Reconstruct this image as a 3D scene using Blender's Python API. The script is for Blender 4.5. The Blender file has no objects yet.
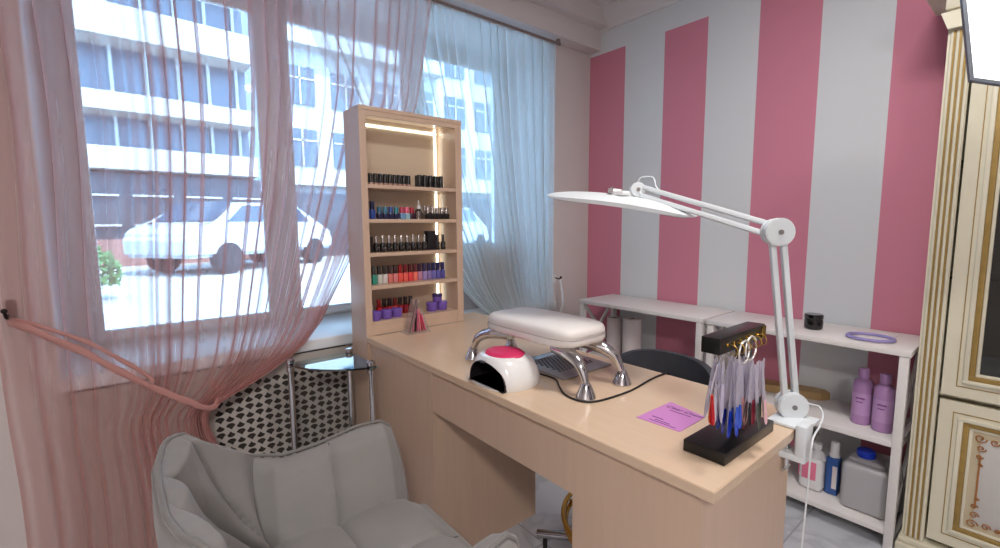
import bpy, bmesh, math, random
from mathutils import Vector, Matrix
random.seed(7)
PI = math.pi
C = bpy.context.scene.collection
sc = bpy.context.scene

# ------------------------------------------------------------------ materials
def lin(c):
    return tuple(((v/255)/12.92 if v/255 <= .04045 else ((v/255+.055)/1.055)**2.4) for v in c)
MC = {}
def mat(name, rgb, rough=.5, metal=0., noise=0., nscale=20., stretch=None, spec=.5, bump=0., emit=None, es=0., sheen=0., coat=0., trans=0., alpha=1.):
    if name in MC: return MC[name]
    m = bpy.data.materials.new(name); m.use_nodes = True
    nt = m.node_tree; b = nt.nodes['Principled BSDF']
    col = (*lin(rgb), 1)
    b.inputs['Base Color'].default_value = col
    b.inputs['Roughness'].default_value = rough
    b.inputs['Metallic'].default_value = metal
    b.inputs['Specular IOR Level'].default_value = spec
    b.inputs['Transmission Weight'].default_value = trans
    b.inputs['Alpha'].default_value = alpha
    if sheen: b.inputs['Sheen Weight'].default_value = sheen; b.inputs['Sheen Roughness'].default_value = .4
    if coat: b.inputs['Coat Weight'].default_value = coat; b.inputs['Coat Roughness'].default_value = .08
    if emit: b.inputs['Emission Color'].default_value = (*lin(emit), 1); b.inputs['Emission Strength'].default_value = es
    tc = nt.nodes.new('ShaderNodeTexCoord'); mp = nt.nodes.new('ShaderNodeMapping')
    if stretch: mp.inputs['Scale'].default_value = stretch
    nt.links.new(tc.outputs['Object'], mp.inputs['Vector'])
    nz = nt.nodes.new('ShaderNodeTexNoise'); nz.inputs['Scale'].default_value = nscale; nz.inputs['Detail'].default_value = 4
    nt.links.new(mp.outputs['Vector'], nz.inputs['Vector'])
    if noise:
        mx = nt.nodes.new('ShaderNodeMix'); mx.data_type = 'RGBA'
        mx.inputs['A'].default_value = tuple(min(1, c*(1-noise)) for c in col[:3])+(1,)
        mx.inputs['B'].default_value = tuple(min(1, c*(1+noise)) for c in col[:3])+(1,)
        nt.links.new(nz.outputs['Fac'], mx.inputs['Factor']); nt.links.new(mx.outputs['Result'], b.inputs['Base Color'])
    if bump:
        bp = nt.nodes.new('ShaderNodeBump'); bp.inputs['Strength'].default_value = bump; bp.inputs['Distance'].default_value = .002
        nt.links.new(nz.outputs['Fac'], bp.inputs['Height']); nt.links.new(bp.outputs['Normal'], b.inputs['Normal'])
    MC[name] = m
    return m

wood = mat('pale_beech_laminate', (204, 176, 154), .34, noise=.07, nscale=9, stretch=(6, 6, .5), spec=.5)
woodtop = mat('pale_beech_worktop', (214, 188, 162), .26, noise=.05, nscale=9, stretch=(7, .6, 1), spec=.6)
woodend = mat('pale_beech_edge', (210, 190, 166), .4, noise=.07, nscale=9, stretch=(1, 1, 3))
wallm = mat('painted_wall_warm_white', (205, 197, 195), .85, noise=.02, nscale=3)
ceilm = mat('ceiling_paint', (212, 206, 206), .9, noise=.02, nscale=3)
trimm = mat('white_trim_paint', (214, 208, 206), .6, noise=.02)
upvc = mat('white_window_plastic', (226, 230, 232), .35, noise=.01)
sillm = mat('white_windowsill', (222, 226, 230), .3, noise=.01)
white = mat('white_painted_wood', (226, 222, 220), .45, noise=.02, nscale=6)
whitegl = mat('gloss_white_plastic', (232, 232, 232), .18, coat=.5)
lampw = mat('white_lamp_enamel', (218, 224, 228), .35)
leather = mat('white_leatherette', (228, 224, 221), .42, bump=.1, nscale=300)
chrome = mat('polished_chrome', (205, 205, 208), .1, metal=1)
steel = mat('brushed_steel', (150, 148, 148), .3, metal=1)
gold = mat('gold_metal', (205, 165, 80), .25, metal=1)
goldp = mat('aged_gold_paint', (158, 130, 72), .5, metal=.3, noise=.25, nscale=40)
goldo = mat('gilded_ornament', (165, 110, 60), .5, metal=.2, noise=.25, nscale=60)
cream = mat('cream_lacquer', (214, 208, 186), .45, noise=.03)
panelg = mat('lower_panel_ivory', (196, 192, 188), .5, noise=.02)
black = mat('black_acrylic', (14, 14, 16), .3)
blackgl = mat('gloss_black', (8, 8, 10), .12, coat=.4)
cablem = mat('black_rubber_cable', (16, 16, 18), .55)
velvet = mat('grey_velvet', (132, 129, 127), .8, noise=.16, nscale=7, sheen=.2, bump=.15)
piping = mat('grey_velvet_piping', (116, 113, 110), .8, sheen=.4)
darkfab = mat('dark_grey_upholstery', (58, 60, 68), .75, noise=.1)
pinkpl = mat('hot_pink_pad', (208, 44, 98), .4)
dark = mat('dark_interior', (22, 22, 24), .6)
darkg = mat('dark_grey_plastic', (60, 58, 62), .5)
gridm = mat('grey_metal_grille', (150, 146, 150), .35, metal=.3)
lilac = mat('lilac_bottle_plastic', (176, 134, 184), .35)
lilac2 = mat('lilac_label', (190, 150, 198), .5)
purple = mat('purple_jar_plastic', (118, 88, 178), .4)
purpd = mat('dark_purple_jar', (62, 46, 104), .4)
hdpe = mat('milky_plastic', (222, 222, 224), .4, spec=.4)
canm = mat('translucent_canister', (178, 176, 180), .4)
bluecap = mat('blue_cap', (20, 58, 196), .4)
bluelab = mat('blue_bottle', (52, 92, 160), .35)
pinklab = mat('pink_label', (226, 120, 150), .5)
paper = mat('white_paper_roll', (222, 212, 212), .9, noise=.03)
cardm = mat('lilac_pink_card', (202, 134, 198), .5, noise=.03)
ink = mat('violet_ink', (70, 30, 96), .6)
boxm = mat('grey_cardboard', (158, 156, 160), .8, noise=.04)
silver = mat('silver_cap', (176, 170, 168), .25, metal=.8)
woodb = mat('varnished_board', (168, 138, 92), .5, noise=.2, nscale=14, stretch=(1, 6, 1))
hookm = mat('dark_bronze', (42, 36, 34), .4, metal=.7)
facw = mat('facade_white_render', (164, 160, 152), .8, noise=.03, nscale=.8)
facg = mat('facade_glazing', (66, 80, 88), .3, spec=.5, noise=.25, nscale=.9)
facd = mat('shopfront_dark', (52, 52, 54), .4, noise=.3, nscale=1.2)
brick = mat('pinkish_brick', (134, 96, 86), .85, noise=.2, nscale=8)
asph = mat('pale_pavement', (160, 156, 148), .85, noise=.06, nscale=1.5)
leafm = mat('leafy_green', (66, 98, 44), .7, noise=.4, nscale=9)
carm = mat('car_white_paint', (176, 176, 176), .2, coat=.6)
tyre = mat('tyre_rubber', (22, 22, 24), .8)
carg = mat('car_window', (50, 64, 76), .1)
lens = mat('lamp_diffuser', (196, 198, 200), .5)
ledm = mat('led_strip_light', (250, 255, 246), .4, emit=(248, 255, 244), es=2.8)
hexe = mat('hexagonal_diffuser', (250, 250, 250), .5, emit=(255, 252, 250), es=.9)
hexr = mat('hexagonal_rim', (118, 126, 136), .3, metal=.5)
ceile = mat('added_lamp_diffuser', (250, 248, 240), .5, emit=(255, 244, 232), es=1.5)

def clearmat(name, rgb, fac=.12, rough=.03):
    m = bpy.data.materials.new(name); m.use_nodes = True; nt = m.node_tree; nt.nodes.clear()
    o = nt.nodes.new('ShaderNodeOutputMaterial'); t = nt.nodes.new('ShaderNodeBsdfTransparent'); g = nt.nodes.new('ShaderNodeBsdfGlossy')
    t.inputs['Color'].default_value = (*lin(rgb), 1); g.inputs['Roughness'].default_value = rough
    f = nt.nodes.new('ShaderNodeFresnel'); f.inputs['IOR'].default_value = 1.5
    a = nt.nodes.new('ShaderNodeMath'); a.operation = 'MULTIPLY_ADD'; a.inputs[1].default_value = 1.0; a.inputs[2].default_value = fac
    mx = nt.nodes.new('ShaderNodeMixShader')
    nt.links.new(f.outputs[0], a.inputs[0]); nt.links.new(a.outputs[0], mx.inputs[0])
    nt.links.new(t.outputs[0], mx.inputs[1]); nt.links.new(g.outputs[0], mx.inputs[2]); nt.links.new(mx.outputs[0], o.inputs[0])
    return m
pane = clearmat('window_glass', (246, 250, 250), .0, .0)
glasst = clearmat('table_glass', (205, 228, 222), .22, .0)
def milky(name, rgb, op):
    m = bpy.data.materials.new(name); m.use_nodes = True; nt = m.node_tree; nt.nodes.clear(); N = nt.nodes.new; L = nt.links.new
    o = N('ShaderNodeOutputMaterial'); t = N('ShaderNodeBsdfTransparent'); d = N('ShaderNodeBsdfDiffuse'); r = N('ShaderNodeBsdfTranslucent'); g = N('ShaderNodeBsdfGlossy')
    for q in (d, r): q.inputs['Color'].default_value = (*lin(rgb), 1)
    g.inputs['Roughness'].default_value = .12
    a = N('ShaderNodeMixShader'); a.inputs[0].default_value = .5; L(d.outputs[0], a.inputs[1]); L(r.outputs[0], a.inputs[2])
    b = N('ShaderNodeMixShader'); b.inputs[0].default_value = .12; L(a.outputs[0], b.inputs[1]); L(g.outputs[0], b.inputs[2])
    c = N('ShaderNodeMixShader'); c.inputs[0].default_value = op; L(t.outputs[0], c.inputs[1]); L(b.outputs[0], c.inputs[2]); L(c.outputs[0], o.inputs[0])
    return m
acryl = milky('clear_acrylic', (222, 214, 216), .30)
tipm = milky('clear_nail_tip', (232, 228, 240), .55)
clrb = clearmat('clear_bottle', (226, 222, 226), .12, .06)
cabglass = clearmat('cabinet_glass', (150, 156, 152), .05, .02)

def tulle(name, rgb, dens):
    m = bpy.data.materials.new(name); m.use_nodes = True; nt = m.node_tree; nt.nodes.clear()
    N = nt.nodes.new; L = nt.links.new
    o = N('ShaderNodeOutputMaterial'); t = N('ShaderNodeBsdfTransparent')
    d = N('ShaderNodeBsdfDiffuse'); tr = N('ShaderNodeBsdfTranslucent')
    for s in (d, tr): s.inputs['Color'].default_value = (*lin(rgb), 1)
    m1 = N('ShaderNodeMixShader'); m1.inputs[0].default_value = .68; L(d.outputs[0], m1.inputs[1]); L(tr.outputs[0], m1.inputs[2])
    g = N('ShaderNodeNewGeometry'); dp = N('ShaderNodeVectorMath'); dp.operation = 'DOT_PRODUCT'
    L(g.outputs['Normal'], dp.inputs[0]); L(g.outputs['Incoming'], dp.inputs[1])
    ab = N('ShaderNodeMath'); ab.operation = 'ABSOLUTE'; L(dp.outputs['Value'], ab.inputs[0])
    mxn = N('ShaderNodeMath'); mxn.operation = 'MAXIMUM'; L(ab.outputs[0], mxn.inputs[0]); mxn.inputs[1].default_value = .12
    inv = N('ShaderNodeMath'); inv.operation = 'DIVIDE'; inv.inputs[0].default_value = 1; L(mxn.outputs[0], inv.inputs[1])
    # finely varying weave density
    tc = N('ShaderNodeTexCoord'); mp = N('ShaderNodeMapping'); mp.inputs['Scale'].default_value = (60, 60, 4)
    nz = N('ShaderNodeTexNoise'); nz.inputs['Scale'].default_value = 1; L(tc.outputs['Object'], mp.inputs[0]); L(mp.outputs[0], nz.inputs['Vector'])
    mr = N('ShaderNodeMapRange'); mr.inputs['To Min'].default_value = 1-dens*1.03; mr.inputs['To Max'].default_value = 1-dens*.97; L(nz.outputs['Fac'], mr.inputs['Value'])
    pw = N('ShaderNodeMath'); pw.operation = 'POWER'; L(mr.outputs[0], pw.inputs[0]); L(inv.outputs[0], pw.inputs[1])
    L(pw.outputs[0], nt.nodes.new('ShaderNodeMath').inputs[0])
    mx = N('ShaderNodeMixShader'); L(pw.outputs[0], mx.inputs[0]); L(m1.outputs[0], mx.inputs[1]); L(t.outputs[0], mx.inputs[2])
    L(mx.outputs[0], o.inputs[0])
    return m
tpink = tulle('pink_tulle', (228, 188, 184), .36)
twhite = tulle('white_tulle', (230, 238, 240), .52)
tband = mat('pink_satin_band', (178, 126, 120), .6, sheen=.3, noise=.08, nscale=30)
twband = mat('white_satin_band', (206, 210, 214), .6)

# striped wall material (paint stripes, fixed to the wall)
def stripes():
    m = bpy.data.materials.new('striped_wall_paint'); m.use_nodes = True; nt = m.node_tree; b = nt.nodes['Principled BSDF']
    b.inputs['Roughness'].default_value = .85
    N = nt.nodes.new; L = nt.links.new
    tc = N('ShaderNodeTexCoord'); sp = N('ShaderNodeSeparateXYZ'); L(tc.outputs['Object'], sp.inputs[0])
    edges = [(1.829, 2.3), (1.300, 1.557), (.769, 1.037), (.22, .506), (-.32, -.05), (-.86, -.59), (-1.4, -1.13), (-1.94, -1.67)]
    prev = None
    for a, c in edges:
        g = N('ShaderNodeMath'); g.operation = 'GREATER_THAN'; L(sp.outputs['Y'], g.inputs[0]); g.inputs[1].default_value = a
        l = N('ShaderNodeMath'); l.operation = 'LESS_THAN'; L(sp.outputs['Y'], l.inputs[0]); l.inputs[1].default_value = c
        mu = N('ShaderNodeMath'); mu.operation = 'MULTIPLY'; L(g.outputs[0], mu.inputs[0]); L(l.outputs[0], mu.inputs[1])
        if prev is None: prev = mu
        else:
            ad = N('ShaderNodeMath'); ad.operation = 'ADD'; L(prev.outputs[0], ad.inputs[0]); L(mu.outputs[0], ad.inputs[1]); prev = ad
    z = N('ShaderNodeMath'); z.operation = 'LESS_THAN'; L(sp.outputs['Z'], z.inputs[0]); z.inputs[1].default_value = 2.353
    mu = N('ShaderNodeMath'); mu.operation = 'MULTIPLY'; L(prev.outputs[0], mu.inputs[0]); L(z.outputs[0], mu.inputs[1])
    mx = N('ShaderNodeMix'); mx.data_type = 'RGBA'; L(mu.outputs[0], mx.inputs['Factor'])
    mx.inputs['A'].default_value = (*lin((214, 217, 220)), 1); mx.inputs['B'].default_value = (*lin((206, 130, 150)), 1)
    L(mx.outputs['Result'], b.inputs['Base Color'])
    return m
stripem = stripes()

def marble():
    m = mat('grey_marble_tile', (196, 198, 204), .22, spec=.5)
    nt = m.node_tree; b = nt.nodes['Principled BSDF']; N = nt.nodes.new; L = nt.links.new
    tc = N('ShaderNodeTexCoord'); nz = N('ShaderNodeTexNoise'); nz.inputs['Scale'].default_value = 2.2; nz.inputs['Detail'].default_value = 8; nz.inputs['Distortion'].default_value = 1.4
    L(tc.outputs['Object'], nz.inputs['Vector'])
    r = N('ShaderNodeValToRGB'); e = r.color_ramp.elements
    e[0].position = .44; e[0].color = (*lin((196, 198, 204)), 1); e[1].position = .56; e[1].color = (*lin((198, 200, 206)), 1)
    v = e.new(.5); v.color = (*lin((178, 180, 187)), 1)
    L(nz.outputs['Fac'], r.inputs[0])
    bk = N('ShaderNodeTexBrick'); bk.offset = 0; bk.inputs['Scale'].default_value = 1; bk.inputs['Brick Width'].default_value = .6; bk.inputs['Row Height'].default_value = .6
    bk.inputs['Mortar Size'].default_value = .004; bk.inputs['Mortar'].default_value = (*lin((164, 164, 170)), 1)
    L(tc.outputs['Object'], bk.inputs['Vector']); L(r.outputs[0], bk.inputs['Color1']); L(r.outputs[0], bk.inputs['Color2'])
    L(bk.outputs['Color'], b.inputs['Base Color'])
    return m
marb = marble()

# ------------------------------------------------------------------ builders
class B:
    def __init__(s): s.bm = bmesh.new()
    def _bev(s, verts, bev, seg):
        if bev:
            es = set(); 
            for v in verts: es.update(v.link_edges)
            bmesh.ops.bevel(s.bm, geom=list(es), offset=bev, segments=seg, profile=.5, affect='EDGES', clamp_overlap=True)
    def box(s, a, b, bev=0, seg=2):
        c = [(x+y)/2 for x, y in zip(a, b)]; d = [abs(y-x) for x, y in zip(a, b)]
        r = bmesh.ops.create_cube(s.bm, size=1, matrix=Matrix.Translation(c) @ Matrix.Diagonal((*d, 1)))
        s._bev(r['verts'], bev, seg); return s
    def obox(s, c, d, M, bev=0, seg=2):     # oriented box, M = 4x4
        r = bmesh.ops.create_cube(s.bm, size=1, matrix=M @ Matrix.Translation(c) @ Matrix.Diagonal((*d, 1)))
        s._bev(r['verts'], bev, seg); return s
    def cyl(s, p0, p1, r0, r1=None, n=24, cap=True):
        r1 = r0 if r1 is None else r1
        p0 = Vector(p0); p1 = Vector(p1); d = p1-p0
        q = d.to_track_quat('Z', 'Y').to_matrix().to_4x4()
        bmesh.ops.create_cone(s.bm, cap_ends=cap, segments=n, radius1=r0, radius2=max(r1, 1e-5), depth=d.length, matrix=Matrix.Translation((p0+p1)/2) @ q)
        return s
    def lathe(s, prof, c=(0, 0, 0), n=24, M=None, sx=1, sy=1):
        M = M or Matrix.Identity(4); rings = []
        for r, z in prof:
            rings.append([s.bm.verts.new(M @ Vector((c[0]+sx*r*math.cos(2*PI*i/n), c[1]+sy*r*math.sin(2*PI*i/n), c[2]+z))) for i in range(n)])
        for a, b in zip(rings, rings[1:]):
            for i in range(n):
                s.bm.faces.new((a[i], a[(i+1) % n], b[(i+1) % n], b[i]))
        if prof[0][0] > 1e-6: s.bm.faces.new(rings[0][::-1])
        if prof[-1][0] > 1e-6: s.bm.faces.new(rings[-1])
        bmesh.ops.remove_doubles(s.bm, verts=s.bm.verts, dist=1e-6)
        return s
    def tube(s, pts, r, n=10, closed=False, rs=None, sub=0):
        P = [Vector(p) for p in pts]
        if sub: P = smooth(P, sub, closed); rs = None if rs is None else [interp(list(enumerate(rs)), i*(len(rs)-1)/(len(P)-1)) for i in range(len(P))]
        m = len(P); rings = []; prev = None
        for i in range(m):
            if closed: t = P[(i+1) % m]-P[i-1]
            else: t = P[min(i+1, m-1)]-P[max(i-1, 0)]
            t.normalize()
            if prev is None:
                up = Vector((0, 0, 1)) if abs(t.z) < .9 else Vector((1, 0, 0)); a = t.cross(up).normalized()
            else: a = (prev-t*prev.dot(t)).normalized()
            prev = a; b = t.cross(a); rr = rs[i] if rs else r
            rings.append([s.bm.verts.new(P[i]+rr*(a*math.cos(2*PI*j/n)+b*math.sin(2*PI*j/n))) for j in range(n)])
        k = m if closed else m-1
        for i in range(k):
            A = rings[i]; Bq = rings[(i+1) % m]
            for j in range(n): s.bm.faces.new((A[j], A[(j+1) % n], Bq[(j+1) % n], Bq[j]))
        if not closed: s.bm.faces.new(rings[0][::-1]); s.bm.faces.new(rings[-1])
        return s
    def prism(s, poly, z0, z1, M=None, bev=0):
        M = M or Matrix.Identity(4)
        lo = [s.bm.verts.new(M @ Vector((x, y, z0))) for x, y in poly]; hi = [s.bm.verts.new(M @ Vector((x, y, z1))) for x, y in poly]
        n = len(poly); s.bm.faces.new(lo[::-1]); s.bm.faces.new(hi)
        for i in range(n): s.bm.faces.new((lo[i], lo[(i+1) % n], hi[(i+1) % n], hi[i]))
        if bev:
            es = [e for e in s.bm.edges if e.verts[0] in hi and e.verts[1] in hi]
            bmesh.ops.bevel(s.bm, geom=es, offset=bev, segments=2, affect='EDGES')
        return s
    def grid(s, f, nu, nv, close_u=False):
        V = [[s.bm.verts.new(f(i/nu, j/nv)) for j in range(nv+1)] for i in range(nu+(0 if close_u else 1))]
        m = len(V)
        for i in range(nu):
            for j in range(nv):
                try: s.bm.faces.new((V[i][j], V[(i+1) % m][j], V[(i+1) % m][j+1], V[i][j+1]))
                except ValueError: pass
        return V
    def shell(s, fin, fout, nu, nv):   # closed shell between two grids
        A = s.grid(fin, nu, nv); D = [[s.bm.verts.new(fout(i/nu, j/nv)) for j in range(nv+1)] for i in range(nu+1)]
        for i in range(nu):
            for j in range(nv): s.bm.faces.new((D[i][j], D[i][j+1], D[i+1][j+1], D[i+1][j]))
        for i in range(nu):
            for j in (0, nv): s.bm.faces.new((A[i][j], D[i][j], D[i+1][j], A[i+1][j]))
        for j in range(nv):
            for i in (0, nu): s.bm.faces.new((A[i][j], A[i][j+1], D[i][j+1], D[i][j]))
        return s
    def sphere(s, c, r, sc_=(1, 1, 1), n=16, M=None):
        bmesh.ops.create_uvsphere(s.bm, u_segments=n, v_segments=n//2+2, radius=r, matrix=Matrix.Translation(c) @ (M or Matrix.Identity(4)) @ Matrix.Diagonal((*sc_, 1)))
        return s
def smooth(P, k, closed=False):
    out = []; n = len(P)
    for i in range(n if closed else n-1):
        p1 = P[i]; p2 = P[(i+1) % n]; p0 = P[i-1] if (i > 0 or closed) else p1; p3 = P[(i+2) % n] if (i+2 < n or closed) else p2
        for j in range(k):
            t = j/k
            out.append(.5*((2*p1)+(p2-p0)*t+(2*p0-5*p1+4*p2-p3)*t*t+(3*p1-p0-3*p2+p3)*t**3))
    if not closed: out.append(P[-1])
    return out

WORLD = {}
def wloc(o):
    v = Vector((0, 0, 0))
    while o: v += o.location; o = o.parent
    return v
def obj(name, b, m, parent=None, local=False, ang=35, label=None, cat=None, group=None, kind=None, origin=None):
    bm = b.bm
    bmesh.ops.recalc_face_normals(bm, faces=bm.faces)
    off = Vector((0, 0, 0))
    if not local:
        off = wloc(parent) if parent else (Vector(origin) if origin else Vector((0, 0, 0)))
        if off.length: bmesh.ops.translate(bm, verts=bm.verts, vec=-off)
    me = bpy.data.meshes.new(name); bm.to_mesh(me); bm.free()
    a = math.radians(ang)
    for p in me.polygons: p.use_smooth = True
    me.materials.append(m)
    try: me.set_sharp_from_angle(angle=a)
    except Exception: pass
    o = bpy.data.objects.new(name, me); C.objects.link(o)
    if parent: o.parent = parent
    elif origin: o.location = origin
    return tag(o, label, cat, group, kind)
def tag(o, label=None, cat=None, group=None, kind=None):
    for k, v in (('label', label), ('category', cat), ('group', group), ('kind', kind)):
        if v: o[k] = v
    return o
def thing(name, label, cat, loc, group=None, rz=0):
    o = bpy.data.objects.new(name, None); o.empty_display_size = .05; C.objects.link(o)
    o.location = loc; o.rotation_euler = (0, 0, rz)
    return tag(o, label, cat, group)
def dup(root, loc, label=None, rz=None, group=None):
    r = root.copy(); C.objects.link(r); r.location = loc
    if rz is not None: r.rotation_euler = (0, 0, rz)
    if label: r['label'] = label
    if group: r['group'] = group
    for ch in list(root.children):
        c = ch.copy(); C.objects.link(c); c.parent = r
        for g in ch.children:
            d = g.copy(); C.objects.link(d); d.parent = c
    return r
def struct(name, b, m, **k): return obj(name, b, m, kind='structure', **k)
def interp(tab, x):
    tab = sorted(tab)
    if x <= tab[0][0]: return tab[0][1]
    for (a, p), (b, q) in zip(tab, tab[1:]):
        if x <= b: return p+(q-p)*(x-a)/(b-a)
    return tab[-1][1]

# ------------------------------------------------------------------ room shell
YW = 2.11; XR = 2.53; XL = -1.7; YB = -2.6; ZC = 2.6; YG = 2.66
OX0, OX1, OZ0, OZ1 = -.196, 2.186, .745, 2.36       # window opening
struct('floor', B().box((XL-.1, YB-.1, -.1), (XR+.1, YG+.1, 0)), marb)
struct('ceiling', B().box((XL-.1, YB-.1, ZC), (XR+.1, YG+.15, ZC+.1)), ceilm)
struct('wall_right', B().box((XR, YB, 0), (XR+.1, YG+.1, ZC)), stripem)
struct('wall_left', B().box((XL-.1, YB, 0), (XL, YG+.1, ZC)), wallm)
struct('wall_back', B().box((XL, YB-.1, 0), (XR, YB, ZC)), wallm)
w = B()
w.box((XL, YW, 0), (OX0, YG+.1, ZC)); w.box((OX1, YW, 0), (XR, YG+.1, ZC))
w.box((OX0, YW, 0), (OX1, YG+.1, OZ0-.05)); w.box((OX0, YW, OZ1), (OX1, YG+.1, ZC))
struct('wall_window_side', w, wallm)
struct('trim_1', B().box((XL, 2.02, 2.375), (XR, YW, ZC)).box((XL, 1.95, 2.5), (XR, 2.02, ZC)), trimm)
cr = B()
prof = [(0, 2.487), (.02, 2.487), (.03, 2.51), (.045, 2.52), (.08, 2.57), (.085, ZC), (0, ZC)]
cr.prism([(-p, z) for p, z in prof], 0, 2.02-YB, M=Matrix(((1, 0, 0, XR), (0, 0, 1, YB), (0, 1, 0, 0), (0, 0, 0, 1))))
struct('trim_2', cr, trimm)
struct('baseboard_right', B().box((XR-.015, YB, 0), (XR, 1.9, .07), .004), white)
struct('baseboard_window_side', B().box((OX1+.02, YW-.015, 0), (XR-.016, YW, .07), .004), white)

rv = B().box((OX0-.001, YW+.002, OZ0), (OX0+.006, YG-.06, OZ1)).box((OX1-.006, YW+.002, OZ0), (OX1+.001, YG-.06, OZ1)).box((OX0+.006, YW+.002, OZ1-.006), (OX1-.006, YG-.06, OZ1+.001))
struct('trim_4', rv, sillm)
# window: one long unit in three sashes
win = thing('window_1', None, None, (OX0, YG-.06, OZ0)); tag(win, kind='structure')
f = B(); y0, y1 = YG-.06, YG
GZ0, GZ1 = .80, 2.285
f.box((OX0-.004, y0, OZ0-.01), (OX1+.004, y1, GZ0-.03), .004); f.box((OX0-.004, y0, GZ1+.03), (OX1+.004, y1, OZ1+.004), .004)
posts = [(OX0-.004, -.103), (.60, .71), (1.40, 1.50), (2.12, OX1+.004)]
for a, b in posts: f.box((a, y0, GZ0-.03), (b, y1, GZ1+.03), .004)
obj('window_frame', f, upvc, win)
panes = [(-.08, .575), (.735, 1.375), (1.525, 2.095)]
for a, b in panes:
    s = B(); t = .05
    s.box((a-t+.02, y0-.012, GZ0-.045), (b+t-.02, y0+.03, GZ0), .004); s.box((a-t+.02, y0-.012, GZ1), (b+t-.02, y0+.03, GZ1+.045), .004)
    s.box((a-t+.02, y0-.012, GZ0), (a, y0+.03, GZ1), .004); s.box((b, y0-.012, GZ0), (b+t-.02, y0+.03, GZ1), .004)
    so = obj('window_sash', s, upvc, win)
    obj('window_pane', B().box((a-.005, y0+.012, GZ0-.005), (b+.005, y0+.016, GZ1+.005)), pane, so)
hd = B().box((.64, y0-.035, 1.35), (.66, y0-.012, 1.42), .003).box((.643, y0-.05, 1.24), (.657, y0-.035, 1.39), .003)
obj('window_handle', hd, whitegl, win)
struct('trim_3', B().box((OX0, 2.075, .695), (OX1, YG-.05, .745), .008, 3), sillm)


# ------------------------------------------------------------------ curtain rail, curtains, tiebacks
railm = mat('taupe_rail', (128, 112, 108), .5)
rail = thing('curtain_rail', 'bronze curtain rail running above the window under the cornice', 'curtain rail', (.9, 2.06, 2.35))
obj('rail_rod', B().cyl((-.6, 2.06, 2.35), (2.17, 2.06, 2.35), .007), railm, rail)
obj('finial', B().sphere((2.175, 2.06, 2.35), .011).cyl((2.165, 2.06, 2.35), (2.176, 2.06, 2.35), .009), railm, rail)
for x in (-.45, .65, 2.165): obj('rail_bracket', B().box((x-.008, 2.05, 2.345), (x+.008, 2.07, 2.3745)), railm, rail)

def fold(u, n, ph, rnd):
    t = 2*PI*n*u+ph+1.6*math.sin(2*PI*3.1*u+1)+1.1*math.sin(2*PI*5.3*u+2)
    return math.sin(t)*(.75+.25*math.sin(2*PI*4.3*u))
def foldx(u, n, ph):
    t = 2*PI*n*u+ph+1.6*math.sin(2*PI*3.1*u+1)+1.1*math.sin(2*PI*5.3*u+2)
    return math.sin(t+1.2)
edgeR = [(2.36, 1.27), (2.05, 1.216), (1.83, 1.171), (1.4, .96), (1.047, .775), (.834, .654), (.737, .564), (.68, .47), (.63, .36), (.575, .225), (.54, .20), (.48, .205), (.27, .27), (.02, .30)]
def pinkc(u, v):
    z = 2.352-v*(2.352-.02); R = interp(edgeR, z); Lf = -.31+.008*math.sin(z*5)
    p = max(1, 1.6/(R-Lf)); t = 1-(1-u)**p
    if z < .56:
        k = min(1, (.56-z)/.3); t = t*(1-.0*k)+0*k
    x = Lf+(R-Lf)*t
    q = interp([(.02, 0), (.62, 0), (.85, 1), (2.4, 1)], z)
    yc = 2.015*(1-q)+2.048*q
    am = interp([(-.35, .026), (.6, .024), (.8, .013), (1.3, .013)], x)
    if z > 2.3: am *= .7
    y = yc+am*fold(u, 24, .4, 0)
    x += .022*(.65+.55*math.sin(2*PI*2.7*u+.7))*foldx(u, 24, .4)*min(1, (R-Lf)/1.3)*min(1, u*5, (1-u)*12+.05)
    if abs(z-.58) < .12 and x > .05: y -= .018*(1-abs(z-.58)/.12)*min(1, (x-.05)/.1)
    return Vector((x, y, z))
b = B(); b.grid(pinkc, 900, 80)
obj('curtain', b, tpink, label='sheer pink curtain swept to the left and tied back with a pink band', cat='curtain', ang=180)
edgeL = [(2.36, .60), (2.05, .695), (1.78, .829), (1.35, 1.10), (.922, 1.415), (.80, 1.52), (.713, 1.62), (.66, 1.80), (.62, 1.96), (.55, 2.02), (.3, 2.0), (.02, 1.98)]
def whitec(u, v):
    z = 2.352-v*(2.352-.02); Lf = interp(edgeL, z); R = interp([(2.36, 2.165), (.9, 2.15), (.66, 2.11), (.5, 2.13), (.02, 2.14)], z)
    p = 1+(max(1, 1.56/(R-Lf))-1)*.35; t = 1-(1-u)**p; x = R-(R-Lf)*t
    q = interp([(.02, 0), (.70, 0), (.9, 1), (2.4, 1)], z)
    yc = 2.03*(1-q)+2.084*q
    am = interp([(.02, .02), (.7, .02), (.85, .014), (2.4, .014)], z)
    y = yc+am*fold(u, 22, 1.1, 0)
    x += .022*(.55+.45*math.sin(2*PI*3.3*u+.2))*foldx(u, 22, 1.1)*min(1, (R-Lf)/1.3)*min(1, u*12, (1-u)*12+.05)
    return Vector((x, y, z))
b = B(); b.grid(whitec, 800, 70)
obj('curtain', b, twhite, label='sheer white curtain swept to the right behind the polish rack', cat='curtain', ang=180)
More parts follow.
